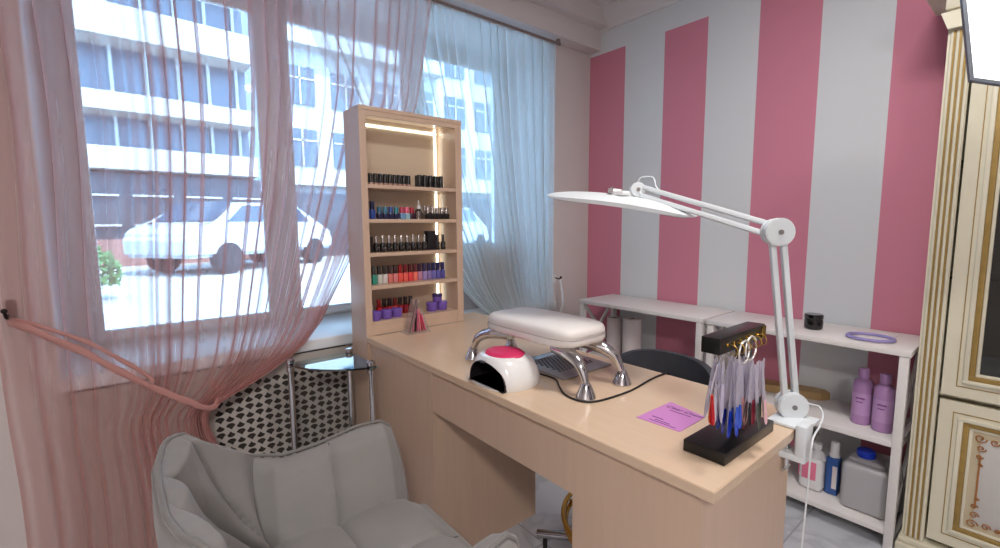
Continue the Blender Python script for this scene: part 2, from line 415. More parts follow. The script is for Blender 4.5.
# pink tieback from the wall hook to the gathered cloth
tb = thing('curtain_tieback', 'pink tieback band stretched from wall hook across the pink curtain', 'curtain tieback', (-.04, 1.97, .78))
pts = [(-.285, 2.04, .955), (-.25, 1.985, .95), (-.12, 1.965, .85), (.02, 1.955, .72), (.12, 1.955, .64), (.21, 1.965, .575), (.245, 2.0, .60), (.23, 2.045, .66)]
def band(pts, wd, th, tw=0):
    P = smooth([Vector(p) for p in pts], 10); b = B(); rings = []
    for i, q in enumerate(P):
        t = (P[min(i+1, len(P)-1)]-P[max(i-1, 0)]).normalized(); n = Vector((0, -1, 0)); s = t.cross(n).normalized(); a = tw*math.sin(i*.35)
        s2 = s*math.cos(a)+n*math.sin(a); n2 = t.cross(s2)
        rings.append([b.bm.verts.new(q+s2*wd*math.cos(j*2*PI/10)*(1+.15*math.sin(i*.8+j))+n2*th*math.sin(j*2*PI/10)) for j in range(10)])
    for A, D in zip(rings, rings[1:]):
        for j in range(10): b.bm.faces.new((A[j], A[(j+1) % 10], D[(j+1) % 10], D[j]))
    b.bm.faces.new(rings[0][::-1]); b.bm.faces.new(rings[-1]); return b
obj('tie_band', band(pts, .011, .005, .25), tband, tb, ang=60)
pts2 = [(-.28, 2.03, .965), (-.23, 1.985, .955), (-.1, 1.96, .875), (.03, 1.95, .75), (.05, 1.945, .715)]
obj('tie_band', band(pts2, .007, .004, .4), tband, tb, ang=60)
hk = thing('curtain_hook', 'small dark wall hook at the left edge of the pink curtain', 'hook', (-.29, YW, .99))
obj('hook_plate', B().box((-.297, YW-.008, .955), (-.273, YW, 1.02), .003), hookm, hk)
obj('hook_arm', B().tube([(-.285, YW-.006, .99), (-.285, 2.04, .98), (-.285, 2.015, .975), (-.287, 2.005, .995)], .0045, sub=4).sphere((-.287, 2.005, .998), .008), hookm, hk)
hk = thing('curtain_hook', 'small dark wall hook between the white curtain and the pink stripe', 'hook', (2.2, YW, .90))
obj('hook_plate', B().box((2.193, YW-.006, .86), (2.211, YW, .915), .003), whitegl, hk)
obj('hook_arm', B().tube([(2.2, YW-.006, .895), (2.2, 2.07, .89), (2.195, 2.05, .90)], .004, sub=4).sphere((2.195, 2.05, .902), .008), hookm, hk)
tb = obj('curtain_tieback', band([(2.2, 2.06, .885), (2.185, 2.03, .82), (2.15, 1.99, .73), (2.08, 1.98, .655), (2.0, 1.985, .625)], .010, .004, .2), twband, origin=(2.1, 2.0, .72), ang=60,
   label='white tieback band holding the white curtain at the wall', cat='curtain tieback')
# grey box on the sill behind the white curtain
bx = thing('storage_box', 'grey box standing on the windowsill behind the white curtain', 'box', (1.72, 2.36, .746))
obj('box_body', B().box((1.50, 2.20, .746), (1.94, 2.50, 1.10), .004), boxm, bx)
obj('box_lid', B().box((1.495, 2.195, 1.10), (1.945, 2.505, 1.125), .004), boxm, bx)

# ------------------------------------------------------------------ radiator screen under the sill
rs = thing('radiator_screen', 'beige radiator screen with fan shaped cut-outs under the windowsill', 'radiator screen', (.3, 2.085, 0))
sb = B()
sx0, sx1, sz0, sz1 = .235, .775, .07, .62; yy = 2.075
for a, c in (((-.18, .03), (sx0, .69)), ((sx1, .03), (.784, .69)), ((sx0, .03), (sx1, sz0)), ((sx0, sz1), (sx1, .69))):
    sb.box((a[0], yy, a[1]), (c[0], yy+.008, c[1]))
cols, rows = 15, 17; cw = (sx1-sx0)/cols; chh = (sz1-sz0)/rows
def fanpts(n=16):
    o = []
    for i in range(n):
        t = i/n
        if t < .5: a = PI*(1-t*2); o.append((.46*math.cos(a), .05+.39*math.sin(a)))
        elif t < .75: s = (t-.5)*4; o.append((.46-.38*s, .05-.48*s+.06*math.sin(PI*s)))
        else: s = (t-.75)*4; o.append((.08-.54*s, -.43+.48*s+.06*math.sin(PI*s)))
    return o
fp = fanpts()
def sq(i, n=16):
    a = PI-2*PI*i/n; x, y = math.cos(a), math.sin(a); m = max(abs(x), abs(y)); return (.5*x/m, .5*y/m)
for r in range(rows):
    for c in range(cols):
        cx = sx0+(c+.5)*cw; cz = sz0+(r+.5)*chh; rot = (r+c) % 2; inn = []; out = []
        for i in range(16):
            x, y = fp[i]
            if rot: x, y = -x*.9, -y*.9; 
            j = i if not rot else (i+8) % 16
            inn.append(sb.bm.verts.new((cx+x*cw, yy, cz+y*chh))); ox, oy = sq(j) ; out.append(sb.bm.verts.new((cx+ox*cw, yy, cz+oy*chh)))
        for i in range(16): sb.bm.faces.new((out[i], out[(i+1) % 16], inn[(i+1) % 16], inn[i]))
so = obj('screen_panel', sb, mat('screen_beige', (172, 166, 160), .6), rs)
obj('screen_shade_sheet', B().box((-.17, 2.096, .03), (.78, 2.104, .69)), mat('radiator_shadow_grey', (74, 68, 64), .8), rs)  # dark sheet standing in for the shaded recess behind the cut-outs

# ------------------------------------------------------------------ glass corner table
gt = thing('corner_table', 'small glass corner table on chrome posts between grey armchair and desk', 'side table', (.66, 1.9, 0))
def tabletop(z0, z1):
    cpt = (.755, 1.975); b = B(); poly = [(cpt[0], cpt[1]), (.485, 1.965)]
    p0 = Vector((.485, 1.965)); p2 = Vector((.755, 1.69)); p1 = Vector((.535, 1.745))
    for i in range(1, 25):
        t = i/24; q = p0*(1-t)**2+2*p1*t*(1-t)+p2*t*t; poly.append((q.x, q.y))
    return b.prism(poly[::-1], z0, z1)
obj('glass_top', tabletop(.682, .690), glasst, gt)
obj('glass_shelf', tabletop(.30, .306), glasst, gt)
for x, y in ((.497, 1.957), (.742, 1.957), (.737, 1.712)):
    p = B().cyl((x, y, .0), (x, y, .70), .012); p.lathe([(.012, 0), (.017, .002), (.017, .016), (.012, .02)], (x, y, .69)).lathe([(.02, 0), (.02, .008), (.012, .014)], (x, y, 0)).lathe([(.012, 0), (.016, .003), (.016, .02), (.012, .023)], (x, y, .655))
    obj('post', p, chrome, gt)

# ------------------------------------------------------------------ manicure desk
dk = thing('manicure_desk', 'pale wooden manicure desk with knee space and wide top', 'desk', (1.05, 1.1, 0))
poly = [(.786, .358), (1.15, .358)]
for i in range(1, 10):
    a = -PI/2+i/10*PI/2; poly.append((1.15+.165*math.cos(a), .523+.165*math.sin(a)))
poly += [(1.315, 1.70), (1.36, 1.76), (1.47, 1.80), (1.47, 2.022), (1.298, 2.022), (1.298, 1.861), (.786, 1.861)]
obj('desk_top', B().prism(poly, .748, .77, bev=.0015), woodtop, dk)
p = B(); p.box((.80, 1.353, 0), (.816, 1.861, .748)); p.box((.816, 1.353, 0), (1.30, 1.369, .748)).box((.816, 1.845, 0), (1.28, 1.861, .748)).box((1.284, 1.369, 0), (1.30, 1.845, .748))
obj('pedestal', p, wood, dk)
p = B(); p.box((.80, .387, 0), (.816, .703, .748)); p.box((.816, .387, 0), (1.24, .403, .748)).box((.816, .687, 0), (1.24, .703, .748)).box((1.224, .403, 0), (1.24, .687, .748))
obj('pedestal', p, wood, dk)
obj('apron', B().box((.802, .7035, .597), (.818, 1.3525, .748)), wood, dk)

# ------------------------------------------------------------------ polish rack
rk = thing('display_rack', 'tall pale wooden rack of nail polish with lit shelves at the desk end', 'shelf unit', (1.04, 1.94, 0))
RX0, RX1, RY0, RY1 = .7865, 1.2945, 1.863, 2.026
IX0, IX1 = RX0+.030, RX1-.035
obj('side_panel', B().box((RX0, RY0, 0), (IX0, RY1, 1.722), .0008, 1), wood, rk)
obj('side_panel', B().box((IX1, RY0, .771), (RX1, RY1, 1.722), .0008, 1), wood, rk)
obj('top_panel', B().box((RX0, RY0-.002, 1.722), (RX1, RY1, 1.739), .0008, 1), wood, rk)
obj('back_panel', B().box((IX0, RY1-.006, .771), (IX1, RY1, 1.722)), woodend, rk)
obj('top_rail', B().box((IX0, RY0+.001, 1.702), (IX1, RY0+.016, 1.722)), wood, rk)
SZ = [1.42, 1.274, 1.129, .987, .83]
for z in SZ: obj('shelf', B().box((IX0+.0003, RY0+.002, z-.016), (IX1-.0003, RY1-.0065, z), .0008, 1), wood, rk)
obj('plinth_board', B().box((IX0+.0003, RY0+.003, .771), (IX1-.0003, RY0+.019, .8135)), wood, rk)
led = B()
led.box((IX0+.002, RY1-.011, 1.690), (1.246, RY1-.0065, 1.698))
led.box((1.239, RY1-.011, 1.421), (1.246, RY1-.0065, 1.716))
for a, c in zip(SZ, SZ[1:]): led.box((1.239, RY1-.011, c+.001), (1.246, RY1-.0065, a-.017))
obj('led_strip', led, ledm, rk)

def cm(rgb, rough=.3, coat=.3): return mat('polish_%d_%d_%d' % rgb, rgb, rough, coat=coat)
bottles = {}
ordn = ['first', 'second', 'third', 'fourth', 'fifth', 'sixth', 'seventh', 'eighth', 'ninth', 'tenth', 'eleventh', 'twelfth', 'thirteenth', 'fourteenth', 'fifteenth', 'sixteenth']
def bottle(shape, body, cap, x, y, z, label, group, name='polish_bottle', cat='nail polish bottle', s=1.0):
    x = .8335+(x-.822)*.934
    key = (shape, body.name, cap.name, name)
    if key in bottles:
        o = dup(bottles[key], (x, y, z), label, group=group); o.scale = (s, s, s); return o
    t = thing(name, label, cat, (0, 0, 0), group)
    if shape == 'tall':      # black cylinder cap over small body
        bp = [(0, 0), (.0095, 0), (.0100, .002), (.0100, .011), (.009, .013), (0, .013)]
        cp = [(0, .013), (.0102, .013), (.0102, .049), (.009, .052), (0, .052)]
        obj('bottle_body', B().lathe(bp, n=16), body, t, True); obj('bottle_cap', B().lathe(cp, n=16), cap, t, True)
    elif shape == 'gel':     # rounded black body with thinner silver cap
        bp = [(0, 0), (.0115, 0), (.013, .003), (.013, .032), (.011, .038), (.0055, .041), (0, .041)]
        cp = [(0, .0405), (.0072, .0405), (.0068, .070), (.0055, .073), (0, .073)]
        obj('bottle_body', B().lathe(bp, n=16), body, t, True); obj('bottle_cap', B().lathe(cp, n=16), cap, t, True)
        obj('bottle_label', B().cyl((.0045, -.0127, .020), (.0045, -.0137, .020), .0035, n=10).box((-.006, -.0136, .012), (.0, -.0127, .015)), silver, t, True)
    elif shape == 'square':
        obj('bottle_body', B().box((-.011, -.011, 0), (.011, .011, .042), .003), body, t, True)
        obj('bottle_cap', B().box((-.008, -.008, .042), (.008, .008, .079), .002), cap, t, True)
    elif shape == 'squat':
        obj('bottle_body', B().box((-.0125, -.0125, 0), (.0125, .0125, .028), .004), body, t, True)
        obj('bottle_cap', B().lathe([(0, .028), (.0105, .028), (.0105, .052), (.009, .055), (0, .055)], n=16), cap, t, True)
    elif shape == 'slim':
        obj('bottle_body', B().lathe([(0, 0), (.0085, 0), (.0085, .036), (0, .038)], n=14), body, t, True)
        obj('bottle_cap', B().lathe([(0, .038), (.007, .038), (.006, .064), (0, .066)], n=14), cap, t, True)
    elif shape == 'dropper':
        obj('bottle_body', B().lathe([(0, 0), (.017, 0), (.018, .003), (.018, .038), (.009, .046), (.008, .048), (0, .048)], n=18), body, t, True)
        obj('bottle_cap', B().lathe([(0, .048), (.009, .048), (.009, .060), (.004, .064), (.003, .088), (0, .09)], n=14), cap, t, True)
    elif shape == 'jar':
        obj('jar_body', B().lathe([(0, 0), (.021, 0), (.023, .003), (.023, .024), (0, .024)], n=24), body, t, True)
        obj('jar_lid', B().lathe([(0, .024), (.0245, .024), (.0245, .036), (.022, .039), (0, .039)], n=24), cap, t, True)
    elif shape == 'carton':
        obj('carton_body', B().box((-.018, -.014, 0), (.018, .014, .070), .001), body, t, True)
        obj('carton_flap', B().box((-.0182, -.0142, .058), (.0182, .0142, .072), .001), cap, t, True)
    t.location = (x, y, z); t.scale = (s, s, s); bottles[key] = t
    return t
BK = cm((16, 16, 20)); BC = cm((20, 20, 24)); NV = cm((28, 34, 74)); 
# top shelf
z = SZ[0]+.0003
for i, x in enumerate([.822, .8465, .871, .8955, .92, .9445, .969, .9935, 1.018, 1.0425]):
    bottle('tall', cm((176, 136, 126)), BC, x, 1.925, z, 'black capped polish bottle, %s from the left on the top rack shelf' % ordn[i], 'black capped bottles at the left of the top rack shelf')
k = 0
for y in (1.918, 1.952):
    for i in range(5):
        k += 1
        bottle('tall', BK, BC, 1.10+i*.031+(0 if y < 1.93 else .008), y, z, 'all-black polish bottle, %s in the %s row, top rack shelf right' % (ordn[i], 'front' if y < 1.93 else 'rear'), 'all-black bottles at the right of the top rack shelf', s=1.12)
# second shelf
z = SZ[1]+.0003
for i, x in enumerate((.826, .852)): bottle('square', cm((40, 70, 150)), NV, x, 1.93, z, 'dark navy square bottle, %s at the left end of the second rack shelf' % ('outermost' if i == 0 else 'second'), 'navy bottles on the second rack shelf')
for i, (x, c) in enumerate(((.888, (38, 98, 128)), (.917, (50, 120, 150)), (.946, (36, 70, 140)), (.975, (40, 128, 140)))):
    bottle('squat', NV, cm(c), x, 1.93, z, '%s capped squat navy bottle, %s of four on the second rack shelf' % (('dark teal', 'blue-teal', 'blue', 'sea-green')[i], ordn[i]), 'teal capped bottles on the second rack shelf')
for i, (x, c, d) in enumerate(((1.005, (190, 60, 90), (110, 150, 190)), (1.032, (226, 96, 130), (150, 190, 205)), (1.06, (170, 36, 60), (60, 30, 50)))):
    bottle('squat', cm(d), cm(c), x, 1.93, z, '%s squat bottle on the middle of the second rack shelf' % ('crimson capped', 'light pink capped', 'deep red capped')[i], 'red capped bottles on the second rack shelf')
bottle('dropper', clrb, hdpe, 1.093, 1.92, z, 'clear dropper bottle with white tip on the second rack shelf', None, cat='bottle', name='dropper_bottle')
for i, x in enumerate((1.128, 1.149, 1.170, 1.191)): bottle('slim', clrb, silver, x, 1.955, z, 'slim clear silver-capped bottle, %s in the rear row, second rack shelf' % ordn[i], 'slim silver capped bottles on the second rack shelf')
for i, x in enumerate((1.142, 1.1695, 1.197, 1.2245, 1.252)): bottle('squat', BK, silver, x, 1.915, z, 'squat black silver-capped bottle, %s of five at second rack shelf right' % ordn[i], 'squat black bottles on the second rack shelf')
# third shelf
z = SZ[2]+.0003
bottle('carton', BK, BC, .826, 1.93, z, 'plain black carton at the left end of the third rack shelf', None, 'polish_carton', 'carton', .95)
for i, x in enumerate([.864, .8965, .929, .9615, .994, 1.0265, 1.059, 1.0915, 1.124]): bottle('gel', BK, silver, x, 1.925, z, 'round black gel bottle with silver cap, %s from the left on the third rack shelf' % ordn[i], 'round black gel bottles on the third rack shelf')
bottle('carton', BK, BC, 1.16, 1.93, z, 'taller black carton near the right end of the third rack shelf', None, 'polish_carton', 'carton', 1.25)
for i, x in enumerate((1.20, 1.235)): bottle('gel', BK, BC, x, 1.925, z, 'all-black gel bottle, %s at the right end of the third rack shelf' % ('inner one' if i == 0 else 'outer one'), 'all-black gel bottles on the third rack shelf')
# fourth shelf
z = SZ[3]+.0003
row = [((30, 130, 120), (40, 120, 118), 'teal green'), ((60, 150, 130), (70, 70, 66), 'sea green'), ((206, 206, 196), (52, 48, 46), 'off-white'), ((220, 210, 206), (56, 50, 50), 'pale grey'), ((214, 120, 110), (60, 40, 42), 'salmon'), ((216, 130, 130), (52, 30, 34), 'dusty pink'),
       ((232, 90, 80), (150, 30, 36), 'coral'), ((236, 100, 90), (120, 24, 34), 'bright coral'), ((224, 70, 74), (90, 22, 30), 'red coral'), ((240, 120, 104), (96, 30, 40), 'light coral'), ((190, 130, 160), (60, 34, 60), 'mauve'), ((158, 138, 190), (50, 40, 84), 'lilac'),
       ((140, 120, 180), (46, 38, 86), 'violet'), ((120, 112, 184), (40, 40, 92), 'periwinkle'), ((96, 92, 170), (40, 38, 96), 'blue violet'), ((88, 84, 160), (38, 38, 96), 'deep violet')]
for i, (a, c, nm) in enumerate(row):
    bottle('square', cm(a), cm(c), .819+i*.0272, 1.925, z, '%s nail polish bottle, %s from the left on the fourth rack shelf' % (nm, ordn[i]), 'coloured polish bottles on the fourth rack shelf')
# bottom shelf
z = SZ[4]+.0003
for i, (a, c) in enumerate([((196, 30, 30), (170, 30, 34)), ((150, 24, 30), (50, 20, 22)), ((176, 36, 40), (46, 20, 22)), ((206, 60, 60), (120, 26, 30)), ((150, 20, 34), (40, 20, 22)), ((130, 20, 30), (36, 20, 22)), ((110, 24, 30), (36, 20, 22))]):
    bottle('square', cm(a), cm(c), .886+i*.029, 1.968, z, 'red nail polish bottle, %s from the left on the bottom rack shelf' % ordn[i], 'red polish bottles on the bottom rack shelf')
for i, (x, y) in enumerate(((.837, 1.90), (.894, 1.905), (.951, 1.912))): bottle('jar', purple, purple, x, y, z, 'purple jar at bottom rack shelf left, %s from the left' % ordn[i], 'purple jars at the left of the bottom rack shelf', 'cream_jar', 'jar', 1.03)
bottle('carton', white, white, .836, 1.97, z, 'small white carton behind the left purple jars', None, 'small_carton', 'carton', .85)
for i, (x, y, zz, s) in enumerate(((1.163, 1.925, 0, 1.1), (1.224, 1.93, 0, 1.1), (1.190, 1.96, .0435, 1.0))):
    bottle('jar', purple, purple if i < 2 else purpd, x if i < 2 else 1.196, 1.93, z+zz, ('purple jar, left of the lower pair at bottom rack shelf right', 'purple jar, right of the lower pair at bottom rack shelf right', 'dark-lidded purple jar stacked on the right-hand pair of jars')[i], 'purple jars at the right of the bottom rack shelf', 'cream_jar', 'jar', s)

# acrylic stand with files in front of the rack
fs = thing('file_stand', 'clear acrylic stand holding pink nail files on the desk before the rack', 'stand', (.99, 1.81, .77))
st = B().box((.935, 1.77, .7703), (1.05, 1.85, .774), .001)
Mx = Matrix.Translation((.955, 1.81, .774)) @ Matrix.Rotation(math.radians(16), 4, 'Y')
st.obox((0, 0, .075), (.003, .07, .15), Mx); st.obox((0, 0, .06), (.003, .07, .12), Matrix.Translation((1.047, 1.81, .774)) @ Matrix.Rotation(math.radians(-22), 4, 'Y'))
obj('stand_body', st, acryl, fs)
cols_ = [(150, 130, 130), (226, 80, 120), (60, 50, 54), (238, 110, 150), (236, 150, 170), (200, 40, 60), (240, 90, 140)]
for i, c in enumerate(cols_):
    h = [.15, .14, .135, .12, .10, .09, .075][i]; bx_ = .955+.0125*i
    Mf = Matrix.Translation((bx_, 1.79+.004*(i % 2), .7745)) @ Matrix.Rotation(-math.atan((bx_-.992)/.15), 4, 'Y')
    nf = B().obox((0, 0, h/2+.003), (.003, .016, h), Mf, .0012)
    obj('nail_file', nf, cm(c, .7, 0), origin=(.958+.009*i, 1.79, .7745), label='%s nail file leaning in the clear acrylic stand, %s from the left' % (('grey-pink', 'rose', 'dark', 'light pink', 'pale pink', 'red', 'bright pink')[i], ordn[i]), cat='nail file', group='nail files in the acrylic stand')

# ------------------------------------------------------------------ UV lamp
uv = thing('nail_lamp', 'white dome nail lamp with hot pink top on the desk edge', 'nail lamp', (.884, 1.056, .7703))
def se(x, n): return math.copysign(abs(x)**n, x)
def dome(r0=1.0, h0=1.0, shrink=0):
    b = B(); n = 48; rings = []
    prof = [(1.0, 0), (1.03, .12), (1.02, .3), (.95, .52), (.86, .70), (.75, .84), (.62, .93)]
    for r, zz in prof:
        ring = []
        for i in range(n):
            a = 2*PI*i/n; c_ = math.cos(a); rx = (.093 if c_ > 0 else .088)*(r if c_ > 0 else .55+.45*r); ry = .102*r; ex = .8 if c_ > 0 else .8-.38*min(1, -c_*3)
            ring.append(b.bm.verts.new((rx*se(c_, .8 if c_ > 0 else .62)*r0, ry*se(math.sin(a), .8)*r0, .095*zz*h0)))
        rings.append(ring)
    for A, D in zip(rings, rings[1:]):
        for i in range(n): b.bm.faces.new((A[i], A[(i+1) % n], D[(i+1) % n], D[i]))
    b.bm.faces.new(rings[0][::-1]); b.bm.faces.new(rings[-1]); return b
body = obj('lamp_body', dome(), whitegl, uv, True)
# cut the arched hand opening (boolean applied to real geometry)
arch = B(); pr = []
for i in range(21):
    a = PI*i/20; pr.append((.086*math.cos(a), .003+.072*math.sin(a)**.8))
arch.prism(pr, 0, .16, M=Matrix(((0, 0, 1, -.13), (1, 0, 0, 0), (0, 1, 0, 0), (0, 0, 0, 1))))
cut = obj('cutter', arch, dark, uv, True)
def boolean(o, c):
    md = o.modifiers.new('b', 'BOOLEAN'); md.object = c; md.operation = 'DIFFERENCE'; md.solver = 'EXACT'
    bpy.context.view_layer.update()
    dg = bpy.context.evaluated_depsgraph_get(); me = bpy.data.meshes.new_from_object(o.evaluated_get(dg)); o.modifiers.clear(); o.data = me
    bpy.data.objects.remove(c)
boolean(body, cut)
for p in body.data.polygons: p.use_smooth = True
try: body.data.set_sharp_from_angle(angle=math.radians(40))
except Exception: pass
body.data.materials.clear(); body.data.materials.append(whitegl)
lin_ = B(); 
pr2 = [(.0855*math.cos(PI*i/20), .0035+.0715*math.sin(PI*i/20)**.8) for i in range(21)]
pr3 = [(x*.97, z*.97+.0005) for x, z in pr2]
V0 = [lin_.bm.verts.new((-.072, y, z)) for y, z in pr2]; V1 = [lin_.bm.verts.new((.028, y, z)) for y, z in pr2]; V2 = [lin_.bm.verts.new((-.072, y, z)) for y, z in pr3]; V3 = [lin_.bm.verts.new((.026, y, z)) for y, z in pr3]
for i in range(20):
    lin_.bm.faces.new((V0[i], V0[i+1], V1[i+1], V1[i])); lin_.bm.faces.new((V2[i], V2[i+1], V3[i+1], V3[i])); lin_.bm.faces.new((V0[i], V0[i+1], V2[i+1], V2[i]))
lin_.bm.faces.new(V3)
lin_.box((-.078, -.084, .0005), (.028, .084, .003))
obj('lamp_interior', lin_, mat('lamp_cavity', (46, 42, 48), .3, metal=.3), uv, True)
obj('top_pad', B().lathe([(0, .005), (.036, .0045), (.053, .001), (.060, -.006), (.060, -.014), (0, -.012)], (0, 0, .093), n=40, sx=1.0, sy=1.12), pinkpl, uv, True)
obj('lamp_logo', B().box((-.0905, -.013, .074), (-.083, .013, .079), .001), darkg, uv, True)

# ------------------------------------------------------------------ dust collector under the armrest
dc = thing('dust_collector', 'flat grey tabletop dust collector with mesh grille under the armrest', 'dust collector', (1.14, 1.04, .7703))
obj('collector_body', B().box((1.02, .935, .7703), (1.255, 1.165, .778), .003), gridm, dc)
obj('collector_grille', (lambda g: [g.cyl((1.06+i*.0155+(.0078 if j % 2 else 0), .99+j*.0135, .7782), (1.06+i*.0155+(.0078 if j % 2 else 0), .99+j*.0135, .7792), .0052, n=6) for i in range(11) for j in range(11)] and g)(B()), darkg, dc)
obj('collector_edge', B().box((1.022, 1.125, .778), (1.253, 1.163, .7805), .002), mat('blue_reflection_tint', (170, 200, 226), .15, coat=.8), dc)  # pale blue paints a reflection into the glossy plate's colour

# ------------------------------------------------------------------ manicure armrest
ar = thing('hand_rest', 'white padded manicure armrest on four curved chrome legs', 'armrest', (1.03, 1.04, .77))
def pad(u, v, top):
    # superellipse footprint
    a = 2*PI*u; cx, cy = 1.028, 1.035; hx, hy = .106, .195
    x = se(math.cos(a), .42)*hx; y = se(math.sin(a), .42)*hy
    return cx+x*v, cy+y*v
b = B(); n = 64; rings = []
for v, zz in ((.0, .898), (.90, .898), (.97, .901), (1.0, .908), (1.0, .920), (.985, .9235), (1.0, .927), (1.0, .937), (.975, .947), (.92, .953), (.75, .957), (.4, .959), (0, .96)):
    rings.append([b.bm.verts.new((*pad(i/n, max(v, .001), 0), zz+.012*(0 if zz < .94 else 1)*0)) for i in range(n)])
for A, D in zip(rings, rings[1:]):
    for i in range(n): b.bm.faces.new((A[i], A[(i+1) % n], D[(i+1) % n], D[i]))
bmesh.ops.remove_doubles(b.bm, verts=b.bm.verts, dist=.0005)
cush = obj('cushion', b, leather, ar, ang=60)
sp = [(*pad(i/64, 1.003, 0), .9235) for i in range(64)]
obj('seam', B().tube(sp, .0016, n=6, closed=True), mat('leatherette_seam', (190, 184, 182), .5), cush)
for sx, sy, fx, fy in ((-1, -1, .962, .801), (1, -1, 1.131, .804), (-1, 1, .943, 1.305), (1, 1, 1.128, 1.31)):
    x0, y0_ = 1.028+sx*.055, 1.035+sy*.10
    P_ = [(x0, y0_, .884), (x0+(fx-x0)*.35, y0_+(fy-y0_)*.45, .880), (x0+(fx-x0)*.78, y0_+(fy-y0_)*.82, .855), (fx, fy, .803)]
    q = B().tube(P_, .010, n=16, sub=6, rs=[.016, .021, .016, .009]); obj('leg', q, chrome, ar, ang=60)
    obj('foot', B().lathe([(0, 0), (.0265, 0), (.028, .004), (.0255, .012), (.019, .026), (.014, .038), (.010, .044), (0, .045)], (fx, fy, .7702), n=28), chrome, ar)
obj('mount_plate', B().box((.965, .92, .888), (1.09, 1.15, .898), .003), steel, ar)

# power cord
cord = [(1.055, 1.10), (1.066, 1.072), (1.053, 1.019)]
cp = [(.968, 1.115, .783), (.995, 1.118, .776), (1.0, 1.08, .7745), (1.004, 1.02, .7735), (1.003, .957, .7735), (.966, .905, .7735), (.932, .852, .7735), (.925, .80, .7735), (.95, .765, .7735), (1.017, .752, .7735), (1.104, .75, .7735), (1.206, .764, .7735), (1.27, .769, .7735), (1.312, .765, .774), (1.325, .763, .765), (1.322, .752, .70), (1.26, .712, .45), (1.25, .71, .05)]
obj('power_cord', B().tube(cp, .0028, n=8, sub=8), cablem, origin=(1.0, .8, .77), label='thin black power cord looping across the desk top behind the armrest feet', cat='cord')

# ------------------------------------------------------------------ text helper
def text(body, size, m, parent, M, name='lettering', shear=0, thick=.0002, parentloc=None):
    cu = bpy.data.curves.new(name, 'FONT'); cu.body = body; cu.size = size; cu.align_x = 'CENTER'; cu.align_y = 'CENTER'; cu.extrude = thick; cu.shear = shear
    o = bpy.data.objects.new(name+'_tmp', cu); C.objects.link(o); bpy.context.view_layer.update()
    me = bpy.data.meshes.new_from_object(o.evaluated_get(bpy.context.evaluated_depsgraph_get())); bpy.data.objects.remove(o)
    me.transform(Matrix.Translation(-wloc(parent)) @ M); me.materials.clear(); me.materials.append(m)
    r = bpy.data.objects.new(name, me); C.objects.link(r); r.parent = parent; return r
pc = thing('price_card', 'lilac pink card with script heading lying flat on the desk', 'card', (1.03, .578, .7703))
cardo = obj('card_sheet', B().prism([(.956, .636), (.963, .524), (1.088, .526), (1.112, .634)], .7703, .7712), cardm, pc)
Mt = Matrix.Translation((1.078, .578, .7713)) @ Matrix.Rotation(-PI/2, 4, 'Z')
text('Clear Cosm', .020, ink, pc, Mt, shear=.4)
obj('printed_line', B().box((.971, .54, .7712), (.974, .61, .7714)).box((.980, .56, .7712), (.983, .60, .7714)).box((.992, .585, .7712), (.996, .615, .7714)).box((1.058, .548, .7712), (1.061, .606, .7714)), ink, pc)

# ------------------------------------------------------------------ nail swatch stand
ss = thing('swatch_stand', 'black stand with overhead bar for nail colour tips on the desk corner', 'display stand', (1.0, .43, .7703))
obj('base', B().box((.889, .388, .7703), (1.133, .475, .7955), .0015), black, ss)
obj('post', B().box((1.06, .435, .7956), (1.115, .452, .9865), .001), black, ss)
obj('bar', B().box((.902, .413, .987), (1.118, .452, 1.0205), .0015), black, ss)
obj('corner_plate', B().box((1.098, .4108, .99), (1.1195, .4128, 1.017)).box((1.1185, .4115, .99), (1.1205, .437, 1.017)), gold, ss)
hooks = [.905, .935, .965, .995, 1.02, 1.045]
for x in hooks:
    hx_ = obj('hook', B().tube([(x, .402, 1.012), (x, .389, 1.014), (x-.001, .380, 1.008), (x-.001, .379, .998), (x, .386, .993), (x, .391, .998)], .0012, n=8, sub=4).cyl((x, .401, 1.012), (x, .3985, 1.012), .004, n=12), gold, ss); hx_.location = (.028, .013, -.009)
def tip(b, base, d, ln, wd):   # one almond nail tip on a stick
    d = Vector(d).normalized(); s = d.cross(Vector((0, 1, 0))).normalized(); n_ = s.cross(d)
    P0 = Vector(base); rows_ = []
    for t, w_ in ((0, .5), (.1, .7), (.35, .85), (.6, .95), (.8, 1), (.92, .75), (1, .2)):
        rows_.append([b.bm.verts.new(P0+d*ln*t+s*wd*w_*k*.5+n_*(-.0015*(k*k)+.0007*q)) for q in (0, 1) for k in (-1, 0, 1)])
    for A, D in zip(rows_, rows_[1:]):
        for (i, j) in ((0, 1), (1, 2), (5, 4), (4, 3), (2, 5), (3, 0)): b.bm.faces.new((A[i], A[j], D[j], D[i]))
